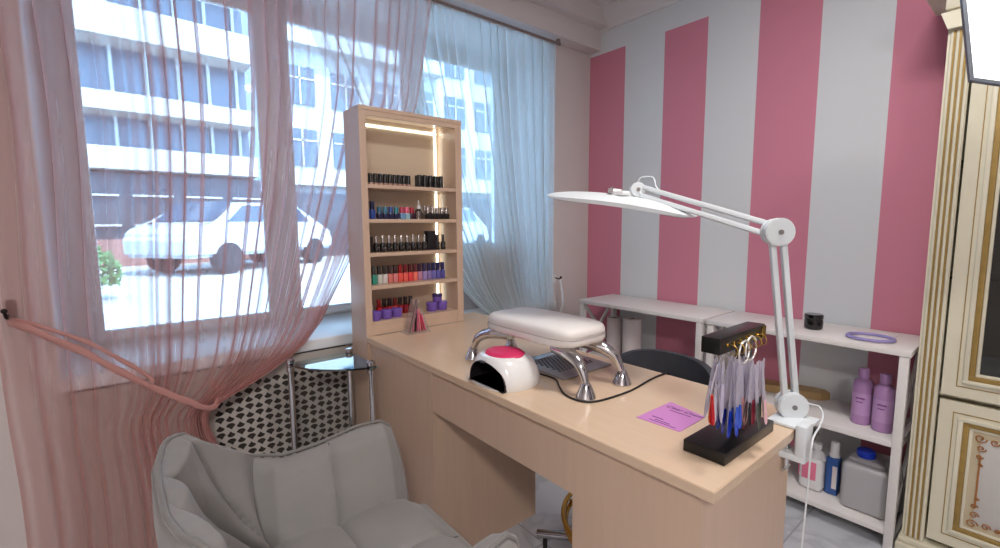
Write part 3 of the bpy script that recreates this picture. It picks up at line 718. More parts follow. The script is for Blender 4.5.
def bunch(hx, cnt, ln, spread, cols2, label, y=.384, zt=.985, ring=False, painted=(.62, 1.0), rr=.008):
    t = thing('nail_tip_bunch', label, 'nail colour tips', (hx, y, zt-.05), 'bunches of nail tips hanging from the stand')
    rg = B().tube([(hx+rr*math.cos(2*PI*i/24), y, zt+rr*.3+rr*math.sin(2*PI*i/24)) for i in range(24)], .0013 if rr < .02 else .0022, n=8, closed=True)
    obj('key_ring', rg, chrome if rr < .02 else mat('bright_ring', (236, 234, 230), .25, metal=.6), t)
    zb = zt-rr*.7
    clear = B(); colb = {}
    for i in range(cnt):
        a = (i/(cnt-1)-.5) if cnt > 1 else 0
        dx = spread*a*2; big = rr > .02; base = Vector((hx+dx*(.75 if big else .25), y+(.022 if big else .010)*math.sin(i*2.1), zb+(.006*math.sin(i*2.9)))); d = Vector((dx*(.25 if big else .75)/ln, .1*math.sin(i*1.7), -1))
        l2 = ln*(.93+.07*math.cos(i*1.3))
        tip(clear, base, d, l2*.97, .0145); obj('clear_stick', clear, tipm, t); clear = B()
        m = cols2[i % len(cols2)]; bb = B()
        dn = d.normalized(); tip(bb, base+dn*l2*painted[0]+Vector((0, -.0012, 0)), dn, l2*(painted[1]-painted[0])+.002, .0155); obj('painted_tip', bb, m, t)
bunch(.882, 11, .125, .014, [cm((232, 225, 236)), cm((236, 228, 240)), cm((210, 200, 222))], 'bunch of milky white tips hanging at the left end of the bar', y=.405, zt=.985, painted=(.35, 1.0))
rt = thing('nail_tip_bunch', 'red and orange fanned nail tips hanging lowest at the left', 'nail colour tips', (.845, .40, .90), 'bunches of nail tips hanging from the stand')
for i, c in enumerate([(236, 120, 40), (232, 70, 30), (214, 20, 24), (180, 10, 20)]):
    bb = B(); tip(bb, (.842-.004*i, .398-.002*i, .925), (-.35+.10*i, -.12, -1), .055, .014); obj('painted_tip', bb, cm(c, .15), rt)
bb = B(); tip(bb, (.868, .402, .978), (-.45, 0, -1), .06, .006); obj('clear_stick', bb, tipm, rt)
bunch(.898, 14, .155, .015, [cm((24, 60, 190), .2), cm((20, 46, 160), .2), cm((40, 90, 210), .2)], 'bunch of clear tips ending in cobalt blue hanging beside the milky bunch', y=.382, zt=.992, painted=(.66, 1.0))
bunch(.950, 24, .135, .023, [cm((40, 20, 30)), cm((150, 40, 60)), cm((16, 16, 18)), cm((206, 150, 150)), cm((60, 70, 60))], 'wide bunch of dark and rose coloured tips on the left large ring', y=.385, zt=.985, painted=(.60, 1.0), rr=.024)
bunch(.990, 22, .135, .022, [cm((180, 40, 50)), cm((30, 60, 50)), cm((200, 120, 130)), cm((16, 16, 18)), cm((236, 190, 196))], 'wide bunch of mixed red, green and pink tips on the right large ring', y=.388, zt=.985, painted=(.62, 1.0), rr=.026)

for o_ in list(C.objects):
    if o_.name.startswith('nail_tip_bunch'): o_.location += Vector((.028, .013, -.009))
# ------------------------------------------------------------------ clamp lamp
lp = thing('desk_lamp', 'white articulated arm lamp with long flat head clamped to the desk corner', 'lamp', (1.25, .40, .77))
J0 = Vector((1.245, .392, .803)); J1 = Vector((1.20, .429, 1.227)); J2 = Vector((1.221, .83, 1.35))
# clamp
cl = B().box((1.175, .335, .7703), (1.27, .42, .7785), .003).box((1.172, .333, .705), (1.219, .3565, .785), .005).box((1.172, .333, .695), (1.219, .41, .712), .004)
obj('clamp', cl, lampw, lp)
obj('clamp_screw', B().cyl((1.195, .378, .66), (1.195, .378, .742), .006).lathe([(.0, 0), (.014, 0), (.014, .006), (0, .007)], (1.195, .378, .7405)).cyl((1.175, .378, .665), (1.215, .378, .665), .004), chrome, lp)
obj('clamp_knob', B().cyl((1.226, .345, .745), (1.25, .345, .745), .015, n=20), black, lp)
def armdirs(a, b): d = (b-a).normalized(); return d
nrm = Vector((-.70, -.714, .0)).normalized()      # lamp plane normal faces the client's side
def disc(c, r, th): 
    q = B(); q.cyl(c-nrm*th/2, c+nrm*th/2, r, n=40); q.cyl(c+nrm*th/2, c+nrm*(th/2+.002), r*.93, n=40); return q
def arm(a, b, off, r0, name, nn):
    d = (b-a).normalized(); s = d.cross(nn).normalized()
    for sgn in (-1, 1):
        p = a+s*off*sgn+d*r0; q = b+s*off*sgn-d*r0
        M = Matrix((( *(d), 0), (*(s), 0), (*(nn), 0), (0, 0, 0, 1))).transposed(); M.translation = (p+q)/2
        obj(name, B().obox((0, 0, 0), ((q-p).length, .0125, .014), M, .0015), lampw, lp)
    return d, s
d, s = arm(J0, J1, .0125, .012, 'lower_arm', nrm)
n2 = (nrm-(J2-J1).normalized()*nrm.dot((J2-J1).normalized())).normalized()
arm(J1, J2, .0125, .012, 'upper_arm', n2)
for c, r in ((J0, .034), (J1, .033), (J2, .022)):
    k = obj('joint', disc(c+nrm*.010, r, .014), lampw, lp)
    obj('joint_screw', B().cyl(c+nrm*.017, c+nrm*.0215, .006, n=12), steel, k)
    obj('joint_cover', disc(c-nrm*.012, r*.95, .010), lampw, lp)
obj('pivot', B().cyl((1.245, .392, .775), (1.245, .392, .80), .012), steel, lp)
# head
A_ = Vector((1.035, 1.025, 1.352)); Bq = Vector((1.266, .655, 1.281)); ctr = (A_+Bq)/2; ax = (Bq-A_).normalized()
side = ax.cross(Vector((0, 0, 1))).normalized(); upv = side.cross(ax).normalized()
th_ = math.radians(9)
side, upv = side*math.cos(th_)-upv*math.sin(th_), upv*math.cos(th_)+side*math.sin(th_)
L2 = (Bq-A_).length/2
def head(u, v, top):
    x = (u*2-1); y = (v*2-1)
    wd = .085*(1-abs(x)**4)**.45 if abs(x) < 1 else 0
    wd = max(wd, .004)
    bow = -.012*x*x
    zt = .016*(1-x**2)**.6*(1-y*y*.8) if abs(x) < 1 else 0
    return ctr+ax*L2*x+side*wd*y+upv*((bow+zt) if top else (bow-.008*(1-x**4)))
hb = B().shell(lambda u, v: head(u, v, True), lambda u, v: head(u, v, False), 40, 12)
obj('lamp_head', hb, lampw, lp, ang=60)
df = B().shell(lambda u, v: ctr+ax*L2*.86*(u*2-1)+side*.07*(1-abs(u*2-1)**6*.5)*(v*2-1)+upv*(-.012*(u*2-1)**2*.74-.0085), lambda u, v: ctr+ax*L2*.86*(u*2-1)+side*.07*(1-abs(u*2-1)**6*.5)*(v*2-1)+upv*(-.012*(u*2-1)**2*.74-.0105), 24, 6)
obj('diffuser', df, lens, lp)
nk = B().tube([J2-nrm*.0, J2+(ctr-J2)*.3+Vector((0, .01, -.008)), ctr+upv*.020], .009, n=12, sub=4).box(tuple(ctr+upv*.018-Vector((.02, .02, .004))), tuple(ctr+upv*.018+Vector((.02, .02, .010))), .004)
nk.cyl(ctr+upv*.024-ax*.035, ctr+upv*.024+ax*.0, .009)
obj('head_bracket', nk, whitegl, lp)
obj('bracket_knob', B().cyl(ctr+upv*.028-ax*.030-side*.03, ctr+upv*.028-ax*.030+side*.02, .008), chrome, lp)
lc = [J2+Vector((0, 0, .01)), J2+Vector((0, -.01, .035)), J2+Vector((.01, -.045, .035)), J2+Vector((.005, -.06, .008)), J2+Vector((0, -.075, -.008))]
obj('lamp_cable', B().tube(lc, .0022, n=8, sub=6), lampw, lp)
lc = [J0+Vector((.02, -.01, .01)), (1.285, .362, .803), (1.315, .352, .793), (1.30, .338, .78), (1.24, .327, .772), (1.175, .322, .755), (1.165, .322, .65), (1.162, .325, .5), (1.15, .328, .35), (1.16, .33, .05), (1.20, .35, .004)]
obj('lamp_cable', B().tube(lc, .002, n=8, sub=6), lampw, lp)

# ------------------------------------------------------------------ armchair
ch = thing('armchair', 'grey velvet tub armchair with piped edges facing the desk', 'armchair', (.32, .94, 0))
yc = .94
def rim(s):   # s -1..1 from far side to near side around the back: (x, y, z)
    t = abs(s); sg = 1 if s < 0 else -1
    x = interp([(0, .026), (.3, .028), (.55, .042), (.75, .072), (.88, .13), (1, .225)], t)
    y = interp([(0, 0), (.3, .10), (.55, .18), (.75, .235), (.88, .29), (1, .345)], t)
    z = interp([(0, .805), (.4, .805), (.62, .81), (.76, .80), (.9, .725), (1, .655)], t)
    return Vector((x, yc+sg*y, z))
def foot_(s):
    t = abs(s); sg = 1 if s < 0 else -1
    x = interp([(0, .16), (.5, .165), (.8, .185), (1, .235)], t); y = interp([(0, 0), (.5, .10), (.8, .16), (1, .195)], t)
    return Vector((x, yc+sg*y, .43))
def backc(u, v):
    s_ = u*2-1; r = rim(s_); f0 = foot_(s_); p = f0.lerp(r, v); p.x += -.02*math.sin(PI*v); return p
def backn(u, v):
    e = .02; du = backc(min(1, u+e), v)-backc(max(0, u-e), v); dv = backc(u, min(1, v+e))-backc(u, max(0, v-e))
    n_ = du.cross(dv).normalized()
    return n_ if n_.x > 0 else -n_
def backpt(u, v, out):
    s_ = u*2-1; p = backc(u, v); nv = backn(u, v)
    if out: return p-nv*(.014+.035*math.sin(PI*v)**.7*(1-.3*v))
    t = 1-abs(s_); ph = math.atan2(max(0, v-.04), t*1.05+.02)/(PI/2)
    ribs = abs(math.sin(PI*(ph*3.6+.15)))**.38
    edge = min(1, (1-v)*22)*min(1, v*8+.2)*min(1, t*14)
    return p+nv*(.036*ribs*edge)
obj('backrest', B().shell(lambda u, v: backpt(u, v, 0), lambda u, v: backpt(u, v, 1), 120, 72), velvet, ch, ang=80)
rp = [rim(-1+2*i/60)+Vector((-.006, 0, .002)) for i in range(61)]
obj('back_piping', B().tube(rp, .0052, n=8), piping, ch, ang=80)
for sg in (1, -1):
    def armpt(u, v, out, sg=sg):
        xb = .20+.40*u; xt = .215+(.385 if sg > 0 else .345)*u
        zt = interp([(0, .655), (.2, .635), (.45, .642), (.75, .662), (.9, .662), (.97, .64), (1, .60)], u)
        # front end rounds off
        ytop = interp([(0, .345), (.3, .325), (.7, .32), (1, .30)], u)
        pb = Vector((xb-.01, yc+sg*.205, .42)); pt = Vector((xt, yc+sg*ytop, zt)); p = pb.lerp(pt, v)
        p.x += .004*math.sin(PI*v)*u
        n_ = Vector((0, -sg, .45)).normalized()
        if out: return p-n_*(.018+.035*math.sin(PI*v)**.7)
        seam = abs(math.sin(PI*(u*1.95+.02)))**.3
        e = min(1, (1-v)*7)*min(1, (1-u)*9)*min(1, u*8)
        return p+n_*(.028*seam*e+.006*math.sin(PI*v))
    obj('side_wing', B().shell(lambda u, v: armpt(u, v, 0), lambda u, v: armpt(u, v, 1), 80, 30), velvet, ch, ang=80)
    pp = [armpt(i/30, 1, 0)+Vector((0, sg*.010, .003)) for i in range(31)]+[armpt(1, 1-j/12, 0)+Vector((.003, sg*.01, 0)) for j in range(1, 12)]
    obj('wing_piping', B().tube(pp, .0048, n=8), piping, ch, ang=80)
def seatp(u, v, low):
    x = .17+.455*u; wd = .215-.0*u-.03*max(0, u-.7)/.3; y = yc+wd*(v*2-1)
    if low: return Vector((x, y, .36))
    a = abs(math.sin(PI*(u*2.1-.02)))**.33; b_ = abs(math.sin(PI*(v*2)))**.33
    e = min(1, (1-u)*8)*min(1, u*8+.2)
    return Vector((x+.01*(1-e), y, .435+.028*a*e+.018*b_*e+.008*e))
obj('seat_cushion', B().shell(lambda u, v: seatp(u, v, 0), lambda u, v: seatp(u, v, 1), 80, 64), velvet, ch, ang=80)
obj('seat_frame', B().box((.19, yc-.18, .33), (.58, yc+.18, .362), .01), darkg, ch)
for sx, sy in ((0, 1), (0, -1), (1, 1), (1, -1)):
    x = .22+.33*sx; y = yc+.15*sy
    obj('leg', B().cyl((x, y, .34), (x+(.03 if sx else -.05), y+.04*sy, .0), .017, .009), black, ch)

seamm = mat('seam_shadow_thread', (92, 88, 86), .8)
for sgn in (1, -1):
    for ph in (1/3.6*.85, 1/3.6*1.85, 1/3.6*2.85):
        pts_ = []
        for i in range(40):
            t = .02+.98*i/39; v = .04+math.tan(ph*PI/2)*(t*1.05+.02)
            if v > .985: break
            u = (1-sgn*(1-t))/2
            pts_.append(backpt(u, v, 0)+backn(u, v)*.0008)
        if len(pts_) > 3: obj('back_seam', B().tube(pts_, .0016, n=6), seamm, ch)
def seat_n(u, v): return seatp(u, v, 0)+Vector((0, 0, .001))
obj('seat_seam', B().tube([seat_n(.02+.96*i/40, .5) for i in range(41)], .0016, n=6), seamm, ch)
obj('seat_seam', B().tube([seat_n(1.02/2.1, .02+.96*i/40) for i in range(41)], .0016, n=6), seamm, ch)
for sg in (1, -1):
    def inner(u, v, sg=sg):
        xb = .20+.40*u; xt = .215+.385*u; zt = interp([(0, .655), (.2, .635), (.45, .642), (.75, .662)], u); ytop = interp([(0, .345), (.3, .325), (.7, .32), (1, .30)], u)
        p = Vector((xb-.01, yc+sg*.205, .42)).lerp(Vector((xt, yc+sg*ytop, zt)), v); p.x += .004*math.sin(PI*v)*u
        return p+Vector((0, -sg, .45)).normalized()*(.006*math.sin(PI*v)+.0012)
    obj('wing_seam', B().tube([inner(.98/1.95, .05+.94*i/30) for i in range(31)], .0016, n=6), seamm, ch)
# ------------------------------------------------------------------ technician chair
tc_ = thing('work_chair', 'dark grey round-backed chair behind the desk, chrome base below', 'chair', (1.50, 1.0, 0))
def wb(u, v, o):
    a = -1.0+2.0*u; R_ = .25+(.03 if o else 0); cx, cy = 1.50, .965
    zt = .722-.06*abs(a)**3.2; zb = .52
    return Vector((cx+R_*math.cos(a)*.8, cy+R_*math.sin(a), zb+(zt-zb)*v))
obj('backrest', B().shell(lambda u, v: wb(u, v, 0), lambda u, v: wb(u, v, 1), 32, 8), darkfab, tc_, ang=60)
obj('seat', B().lathe([(0, 0), (.165, 0), (.185, .02), (.185, .05), (.16, .07), (0, .075)], (1.36, .88, .44), n=36), darkfab, tc_)
obj('gas_column', B().cyl((1.50, .985, .07), (1.36, .88, .44), .022), chrome, tc_)
obj('back_support', B().box((1.68, .925, .43), (1.70, .985, .60), .004).box((1.36, .925, .425), (1.70, .985, .437), .003), darkg, tc_)
for i in range(5):
    a = math.radians(121+72*i); e = Vector((1.36+.375*math.cos(a), .88+.375*math.sin(a), 0.055))
    lg = obj('base_leg', B().tube([(1.36, .88, .10), Vector((1.36, .88, .095)).lerp(e, .5)+Vector((0, 0, .006)), e], .016, n=16, sub=4), chrome, tc_)
    obj('glide', B().cyl((e.x-.03*math.cos(a), e.y-.03*math.sin(a), .001), (e.x-.03*math.cos(a), e.y-.03*math.sin(a), .045), .009, n=16), dark, lg)
for zr, rr_ in ((.20, .27), (.17, .262)):
    obj('foot_ring', B().tube([(1.36+rr_*math.cos(2*PI*i/48), .88+rr_*math.sin(2*PI*i/48), zr) for i in range(48)], .009, closed=True), gold, tc_)
for i in range(4):
    a = math.radians(20+90*i); obj('ring_spoke', B().cyl((1.36, .88, .185), (1.36+.265*math.cos(a), .88+.265*math.sin(a), .185), .006, n=10), gold, tc_)

# ------------------------------------------------------------------ white shelf units
def unit(yR, yL, shelves, label):
    x0, x1 = 2.172, 2.513; zt = .782; t = .028
    u = thing('shelf_unit', label, 'shelf unit', (x0, (yR+yL)/2, 0), 'white open shelf units against the striped wall')
    obj('top_board', B().box((x0-.004, yR-.006, zt-.022), (x1, yL+.006, zt), .002), white, u)
    for ys, ye in ((yR, yR+t), (yL-t, yL)):
        f_ = obj('side_frame', B().box((x0, ys, 0), (x0+t, ye, zt-.0225), .001).box((x1-t, ys, 0), (x1, ye, zt-.0225), .001).box((x0+t, ys+.004, .0), (x1-t, ye-.004, .03)).box((x0+t, ys+.004, .40), (x1-t, ye-.004, .43)), white, u)
        ym = (ys+ye)/2; cb = B()
        for za, zb in ((.43, .758), (.03, .40)):
            for p, q in (((x0+t*.7, ym, za), (x1-t*.7, ym, zb)), ((x0+t*.7, ym, zb), (x1-t*.7, ym, za))):
                dd = Vector(q)-Vector(p); M = dd.to_track_quat('X', 'Z').to_matrix().to_4x4(); M.translation = (Vector(p)+Vector(q))/2
                cb.obox((0, 0, 0), (dd.length, .012, .018), M)
        obj('cross_brace', cb, white, u)
    for z_ in shelves: obj('shelf_board', B().box((x0+.002, yR+t+.0005, z_-.02), (x1, yL-t-.0005, z_), .001), white, u)
    return u
unit(.316, 1.062, (.427, .078), 'white shelf unit holding bottles and canisters, nearer the cream cabinet')
unit(1.090, 1.868, (.427,), 'white shelf unit in the corner by the white curtain')

# items on the top of the right unit
o = thing('black_jar', 'small glossy black jar on top of the right white shelf unit', 'jar', (2.33, .665, .7825))
obj('jar_body', B().lathe([(0, 0), (.030, 0), (.035, .006), (.036, .03), (.034, .046), (0, .046)], (2.33, .665, .7825), n=32), blackgl, o)
obj('jar_lid', B().lathe([(0, .046), (.035, .046), (.036, .050), (.036, .062), (.033, .066), (0, .066)], (2.33, .665, .7825), n=32), blackgl, o)
obj('paper_sheets', B().box((2.33, .395, .7825), (2.45, .53, .785)), paper, origin=(2.39, .46, .7825), label='white paper sheets lying by the lavender ring on the shelf unit', cat='paper')
obj('plastic_ring', B().tube([(2.285+.062*math.cos(2*PI*i/48), .455+.075*math.sin(2*PI*i/48), .791) for i in range(48)], .006, n=10, closed=True), mat('lavender_plastic', (150, 140, 196), .35), origin=(2.285, .455, .791), label='lavender plastic ring lying on top of the right white shelf unit', cat='ring')
def bigbottle(y, x, lab):
    o = thing('lilac_bottle', lab, 'bottle', (x, y, .4275), 'lilac bottles on the middle shelf')
    c = (x, y, .4275)
    bd = obj('bottle_body', B().lathe([(0, 0), (.030, 0), (.033, .004), (.033, .165), (.030, .178), (.016, .187), (.014, .192), (0, .192)], c, n=32), lilac, o)
    obj('bottle_label', B().lathe([(.0333, .04), (.0336, .04), (.0336, .13), (.0333, .13)], c, n=32), lilac2, o)
    obj('bottle_cap', B().lathe([(0, .192), (.018, .192), (.018, .225), (.016, .229), (0, .229)], c, n=28), lilac, o)
    obj('label_print', B().box((x-.0345, y-.016, .535), (x-.0325, y+.014, .541), .001).box((x-.0345, y-.010, .520), (x-.0325, y+.012, .524), .001), mat('label_violet', (128, 70, 140), .5), o)
bigbottle(.468, 2.30, 'lilac bottle on the middle shelf, left one of the pair')
bigbottle(.394, 2.275, 'lilac bottle on the middle shelf, right one nearest the side frame')
wbd = B(); pl = [(0, -.045), (.29, -.045), (.335, -.036), (.36, 0), (.335, .036), (.29, .045), (0, .045)]
wbd.prism(pl, 0, .036, M=Matrix(((.25, 1, 0, 2.40), (-1, .0, 0, .985), (0, 0, 1, .4275), (0, 0, 0, 1))), bev=.003)
obj('wooden_board', wbd, woodb, origin=(2.40, .8, .4275), label='long varnished wooden board with rounded end on the middle shelf', cat='board')
# bottom shelf
o = thing('white_jug', 'white plastic jug with pink label on the bottom shelf', 'jug', (2.30, .62, .0785))
obj('jug_body', B().box((2.255, .575, .0785), (2.345, .665, .23), .02, 4).lathe([(.04, 0), (.03, .02), (.014, .035), (.014, .05), (0, .05)], (2.30, .61, .22), n=20), hdpe, o)
obj('jug_label', B().box((2.2535, .597, .13), (2.2552, .650, .21), .0005), pinklab, o)
obj('jug_label', B().box((2.262, .6645, .13), (2.335, .6665, .21), .0005), pinklab, o)
obj('jug_cap', B().lathe([(0, 0), (.018, 0), (.018, .022), (0, .024)], (2.30, .61, .262), n=24), whitegl, o)
o = thing('blue_bottle', 'blue bottle with clear pump top between jug and canister', 'bottle', (2.31, .545, .0785))
obj('bottle_body', B().box((2.285, .525, .0785), (2.335, .572, .245), .008, 3), bluelab, o)
obj('bottle_label', B().box((2.2838, .529, .11), (2.2852, .546, .21)), paper, o)
obj('bottle_cap', B().lathe([(.020, 0), (.020, .01), (.016, .02), (.016, .06), (.012, .066), (0, .066)], (2.31, .548, .243), n=24), hdpe, o)
o = thing('canister', 'large translucent canister with blue screw cap on the bottom shelf', 'canister', (2.32, .44, .0785))
obj('canister_body', B().box((2.225, .350, .0785), (2.40, .504, .275), .022, 4).box((2.25, .366, .27), (2.385, .489, .292), .012, 3), canm, o)
obj('screw_cap', B().lathe([(0, 0), (.030, 0), (.031, .004), (.031, .024), (.028, .028), (0, .028)], (2.30, .440, .291), n=32), bluecap, o)
# rolls on the left unit
for x, y, r, h, lab in ((2.36, 1.745, .045, .235, 'white paper roll standing left on the middle shelf'), (2.34, 1.60, .055, .255, 'pinkish white paper roll standing right on the middle shelf')):
    o = thing('paper_roll', lab, 'paper roll', (x, y, .4275), 'paper rolls on the corner shelf unit')
    obj('roll', B().lathe([(.018, 0), (r, 0), (r, h), (.018, h), (.018, 0)], (x, y, .4275), n=32), paper, o)
    obj('roll_core', B().lathe([(.0145, 0), (.0178, 0), (.0178, h-.002), (.0145, h-.002), (.0145, 0)], (x, y, .4275), n=24), mat('cardboard_core', (96, 78, 66), .9), o)

# ------------------------------------------------------------------ cream display cabinet
cb = thing('display_cabinet', 'cream and gold classical display cabinet at the right edge', 'cabinet', (2.35, -.1, 0))
XF = 2.205
yl, yr = .297, -.55
obj('cabinet_body', B().box((XF+.01, yl-.02, .05), (XF+.028, yl-.003, 1.95)).box((XF+.01, yr, .05), (XF+.028, yr+.02, 1.95)).box((XR-.03, yr, .05), (XR-.018, yl-.003, 1.95)).box((XF+.028, yl-.02, .05), (XR-.018, yl-.003, 1.95)).box((XF+.028, yr, .05), (XR-.018, yr+.02, 1.95)).box((XF+.03, yr, .63), (XR-.03, yl-.02, .645)), cream, cb)
obj('plinth', B().box((XF-.03, yr-.03, 0), (XR-.018, yl+.013, .05), .004).box((XF-.018, yr-.02, .05), (XR-.018, yl+.008, .075), .006), cream, cb)
obj('cornice', B().box((XF-.02, yr-.03, 1.95), (XR-.018, yl+.012, 2.02), .006).box((XF-.07, yr-.06, 2.035), (XR-.018, yl+.085, 2.09), .015).box((XF-.05, yr-.04, 2.015), (XR-.018, yl+.05, 2.035), .008), cream, cb)
obj('capital', B().prism([(0, 0), (.07, 0), (.075, .055), (-.02, .055)], 0, .03, M=Matrix(((0, 0, 1, XF-.028), (-1, 0, 0, yl), (0, 1, 0, 1.885), (0, 0, 0, 1))), bev=0), cream, cb)
pl_ = B().box((XF-.006, .236, .075), (XF+.01, yl, 1.95))
for i in range(4): pl_.cyl((XF-.006, .288-.0145*i-.002, .08), (XF-.006, .288-.0145*i-.002, 1.88), .0052, n=12)
obj('pilaster', pl_, cream, cb)
gl = B()
for i in range(3): gl.box((XF-.0105, .2767-.0145*i, .08), (XF-.0055, .2820-.0145*i, 1.88))
obj('pilaster_gilding', gl, goldp, cb)
def framed(name, y1, y0, z0, z1, door):
    # stiles, gold bands, recess
    fb = B(); wd = .05
    fb.box((XF-.004, y0, z0), (XF+.014, y1, z0+wd)).box((XF-.004, y0, z1-wd), (XF+.014, y1, z1)).box((XF-.004, y1-wd, z0+wd), (XF+.014, y1, z1-wd)).box((XF-.004, y0, z0+wd), (XF+.014, y0+wd, z1-wd))
    d_ = obj(name, fb, cream, cb)
    def ring(ins, w_, x, m, nm, r=.003):
        a0, a1, b0, b1 = y0+ins, y1-ins, z0+ins, z1-ins
        q = B().box((x, a0, b0), (XF+.012, a1, b0+w_), r).box((x, a0, b1-w_), (XF+.012, a1, b1), r).box((x, a1-w_, b0+w_-r), (XF+.0118, a1-.0001, b1-w_+r), r).box((x, a0+.0001, b0+w_-r), (XF+.0118, a0+w_, b1-w_+r), r)
        obj(nm, q, m, d_)
    ring(.036, .003, XF-.0055, goldp, 'gold_line', .0005)
    ring(.050, .014, XF-.012, cream, 'moulding')
    ring(.063, .016, XF-.008, goldp, 'gold_band')
    ring(.079, .010, XF-.004, cream, 'inner_moulding')
    return d_, (y0+.088, y1-.088, z0+.088, z1-.088)
ud, (a0, a1, b0, b1) = framed('glass_door', .229, -.24, .645, 1.93, True)
obj('door_glass', B().box((XF+.004, a0, b0), (XF+.008, a1, b1)), cabglass, ud)
ld, (a0, a1, b0, b1) = framed('lower_door', .229, -.24, .10, .625, True)
obj('door_panel', B().box((XF, a0, b0), (XF+.006, a1, b1)), mat('antique_panel_border', (190, 176, 148), .5, noise=.1), ld)
obj('painted_field', B().box((XF-.002, a0+.022, b0+.022), (XF+.0, a1-.022, b1-.022), .001), panelg, ld)
og = B()
def scroll(cy, cz, fy, fz, s=1.0):
    for k_, (dy, dz, r_) in enumerate(((0, 0, .016), (.034, .004, .012), (.004, .034, .012), (.062, .002, .009), (.002, .064, .009), (.088, .006, .006), (.006, .092, .006))):
        pts_ = []
        for i in range(14):
            a = i/13*1.6*2*PI*.8; rr = r_*s*(1-.06*i); pts_.append((XF-.004, cy+fy*(dy*s+rr*math.cos(a)), cz+fz*(dz*s+rr*math.sin(a))))
        og.tube(pts_, .0019, n=6)
for fy, cy in ((-1, a1-.020), (1, a0+.020)):
    for fz, cz in ((-1, b1-.020), (1, b0+.020)): scroll(cy, cz, fy, fz)
og.box((XF-.003, a1-.026, b0+.08), (XF, a1-.021, b1-.08)).box((XF-.003, a0+.021, b0+.08), (XF, a0+.026, b1-.08)).box((XF-.003, a0+.08, b1-.026), (XF, a1-.08, b1-.021)).box((XF-.003, a0+.08, b0+.021), (XF, a1-.08, b0+.026))
obj('carved_scrolls', og, goldo, ld)
obj('door_knob', B().sphere((XF-.015, -.21, 1.1), .012).cyl((XF-.015, -.21, 1.1), (XF, -.21, 1.1), .005), gold, ud)
for z_ in (1.05, 1.45): obj('glass_shelf', B().box((XF+.03, yr+.03, z_), (XR-.04, yl-.03, z_+.006)), cabglass, cb)
for i, (y, z_, m) in enumerate(((.10, 1.056, pinklab), (.02, 1.056, hdpe), (.11, 1.456, silver), (.0, .646, hdpe))):
    o = thing('cosmetic_bottle', ('pink cosmetic bottle behind the cabinet glass', 'white cosmetic bottle behind the cabinet glass, middle shelf', 'silver cosmetic bottle behind the cabinet glass, upper shelf', 'white cosmetic bottle at the foot of the glass compartment')[i], 'bottle', (2.32, y, z_+.0003))
    obj('bottle_body', B().lathe([(0, 0), (.022, 0), (.022, .09), (.010, .10), (0, .10)], (2.32, y, z_+.0003), n=20), m, o)
    obj('bottle_cap', B().lathe([(0, .10), (.011, .10), (.011, .125), (0, .127)], (2.32, y, z_+.0003), n=16), whitegl, o)

# ------------------------------------------------------------------ hexagonal lamp on a stand, right edge
V1 = Vector((1.2, .128, 1.502)); V0 = Vector((1.2, .160, 1.649)); V2_ = Vector((1.2, .089, 1.473))
ctrh = Vector((1.195, -.085, 1.665)); hl = thing('hexagonal_lamp', 'white glowing hexagonal lamp head at the top right corner', 'lamp', (1.2, -.085, 0))
nh = Vector((-1, -.06, -.12)).normalized(); e1 = Vector((0, 1, 0)); e1 = (e1-nh*e1.dot(nh)).normalized(); e2 = nh.cross(e1)
if e2.z < 0: e2 = -e2
Rh = .268; a0h = math.radians(-37.5)
def hexp(r, off): return [ctrh+nh*off+e1*r*math.cos(a0h+i*PI/3)+e2*r*math.sin(a0h+i*PI/3) for i in range(6)]
def loft(b, loops, cap0=True, cap1=True):
    R_ = [[b.bm.verts.new(p) for p in l] for l in loops]
    for A, D in zip(R_, R_[1:]):
        for i in range(len(A)): b.bm.faces.new((A[i], A[(i+1) % len(A)], D[(i+1) % len(A)], D[i]))
    if cap0: b.bm.faces.new(R_[0])
    if cap1: b.bm.faces.new(R_[-1])
    return b
obj('lamp_shell', loft(B(), [hexp(Rh-.006, .004), hexp(Rh, .006), hexp(Rh+.004, -.002), hexp(Rh+.002, -.03), hexp(Rh-.05, -.05)], False, True), hexr, hl, ang=20)
obj('diffuser', loft(B(), [hexp(Rh-.006, .0035), hexp(Rh-.006, -.004)]), hexe, hl)
obj('stand_pole', B().cyl((1.27, -.10, .02), (1.27, -.10, 1.62), .011).cyl((1.25, -.095, 1.62), (1.275, -.10, 1.62), .016), steel, hl)
for i in range(3):
    a = 2*PI*i/3-.9
    obj('stand_leg', B().cyl((1.27, -.10, .22), (1.27+.26*math.cos(a)*.8, -.10+.26*math.sin(a), .01), .008), black, hl)

# ------------------------------------------------------------------ unseen ceiling lamps, added to light the room
for i, (x, y) in enumerate(((1.2, .3), (-.9, -1.2))):
    o = thing('added_ceiling_lamp', ('added round ceiling lamp, out of view, nearer the window', 'added round ceiling lamp, out of view, near the left wall')[i], 'ceiling lamp', (x, y, ZC), 'added round ceiling lamps')
    obj('lamp_rim', B().lathe([(.21, -.001), (.22, -.02), (.22, -.05), (.205, -.055), (.205, -.001)], (x, y, ZC), n=48), white, o)
    obj('diffuser', B().lathe([(0, -.06), (.15, -.058), (.204, -.05), (.204, -.03), (0, -.03)], (x, y, ZC), n=48), ceile, o)
    ld_ = bpy.data.lights.new('ceiling_fill_light', 'AREA'); ld_.shape = 'DISK'; ld_.size = .42; ld_.energy = 9 if i == 0 else 26; ld_.color = (1, .96, .92)
    lo = bpy.data.objects.new('ceiling_fill_light', ld_); C.objects.link(lo); lo.parent = o; lo.location = (0, 0, -.065)

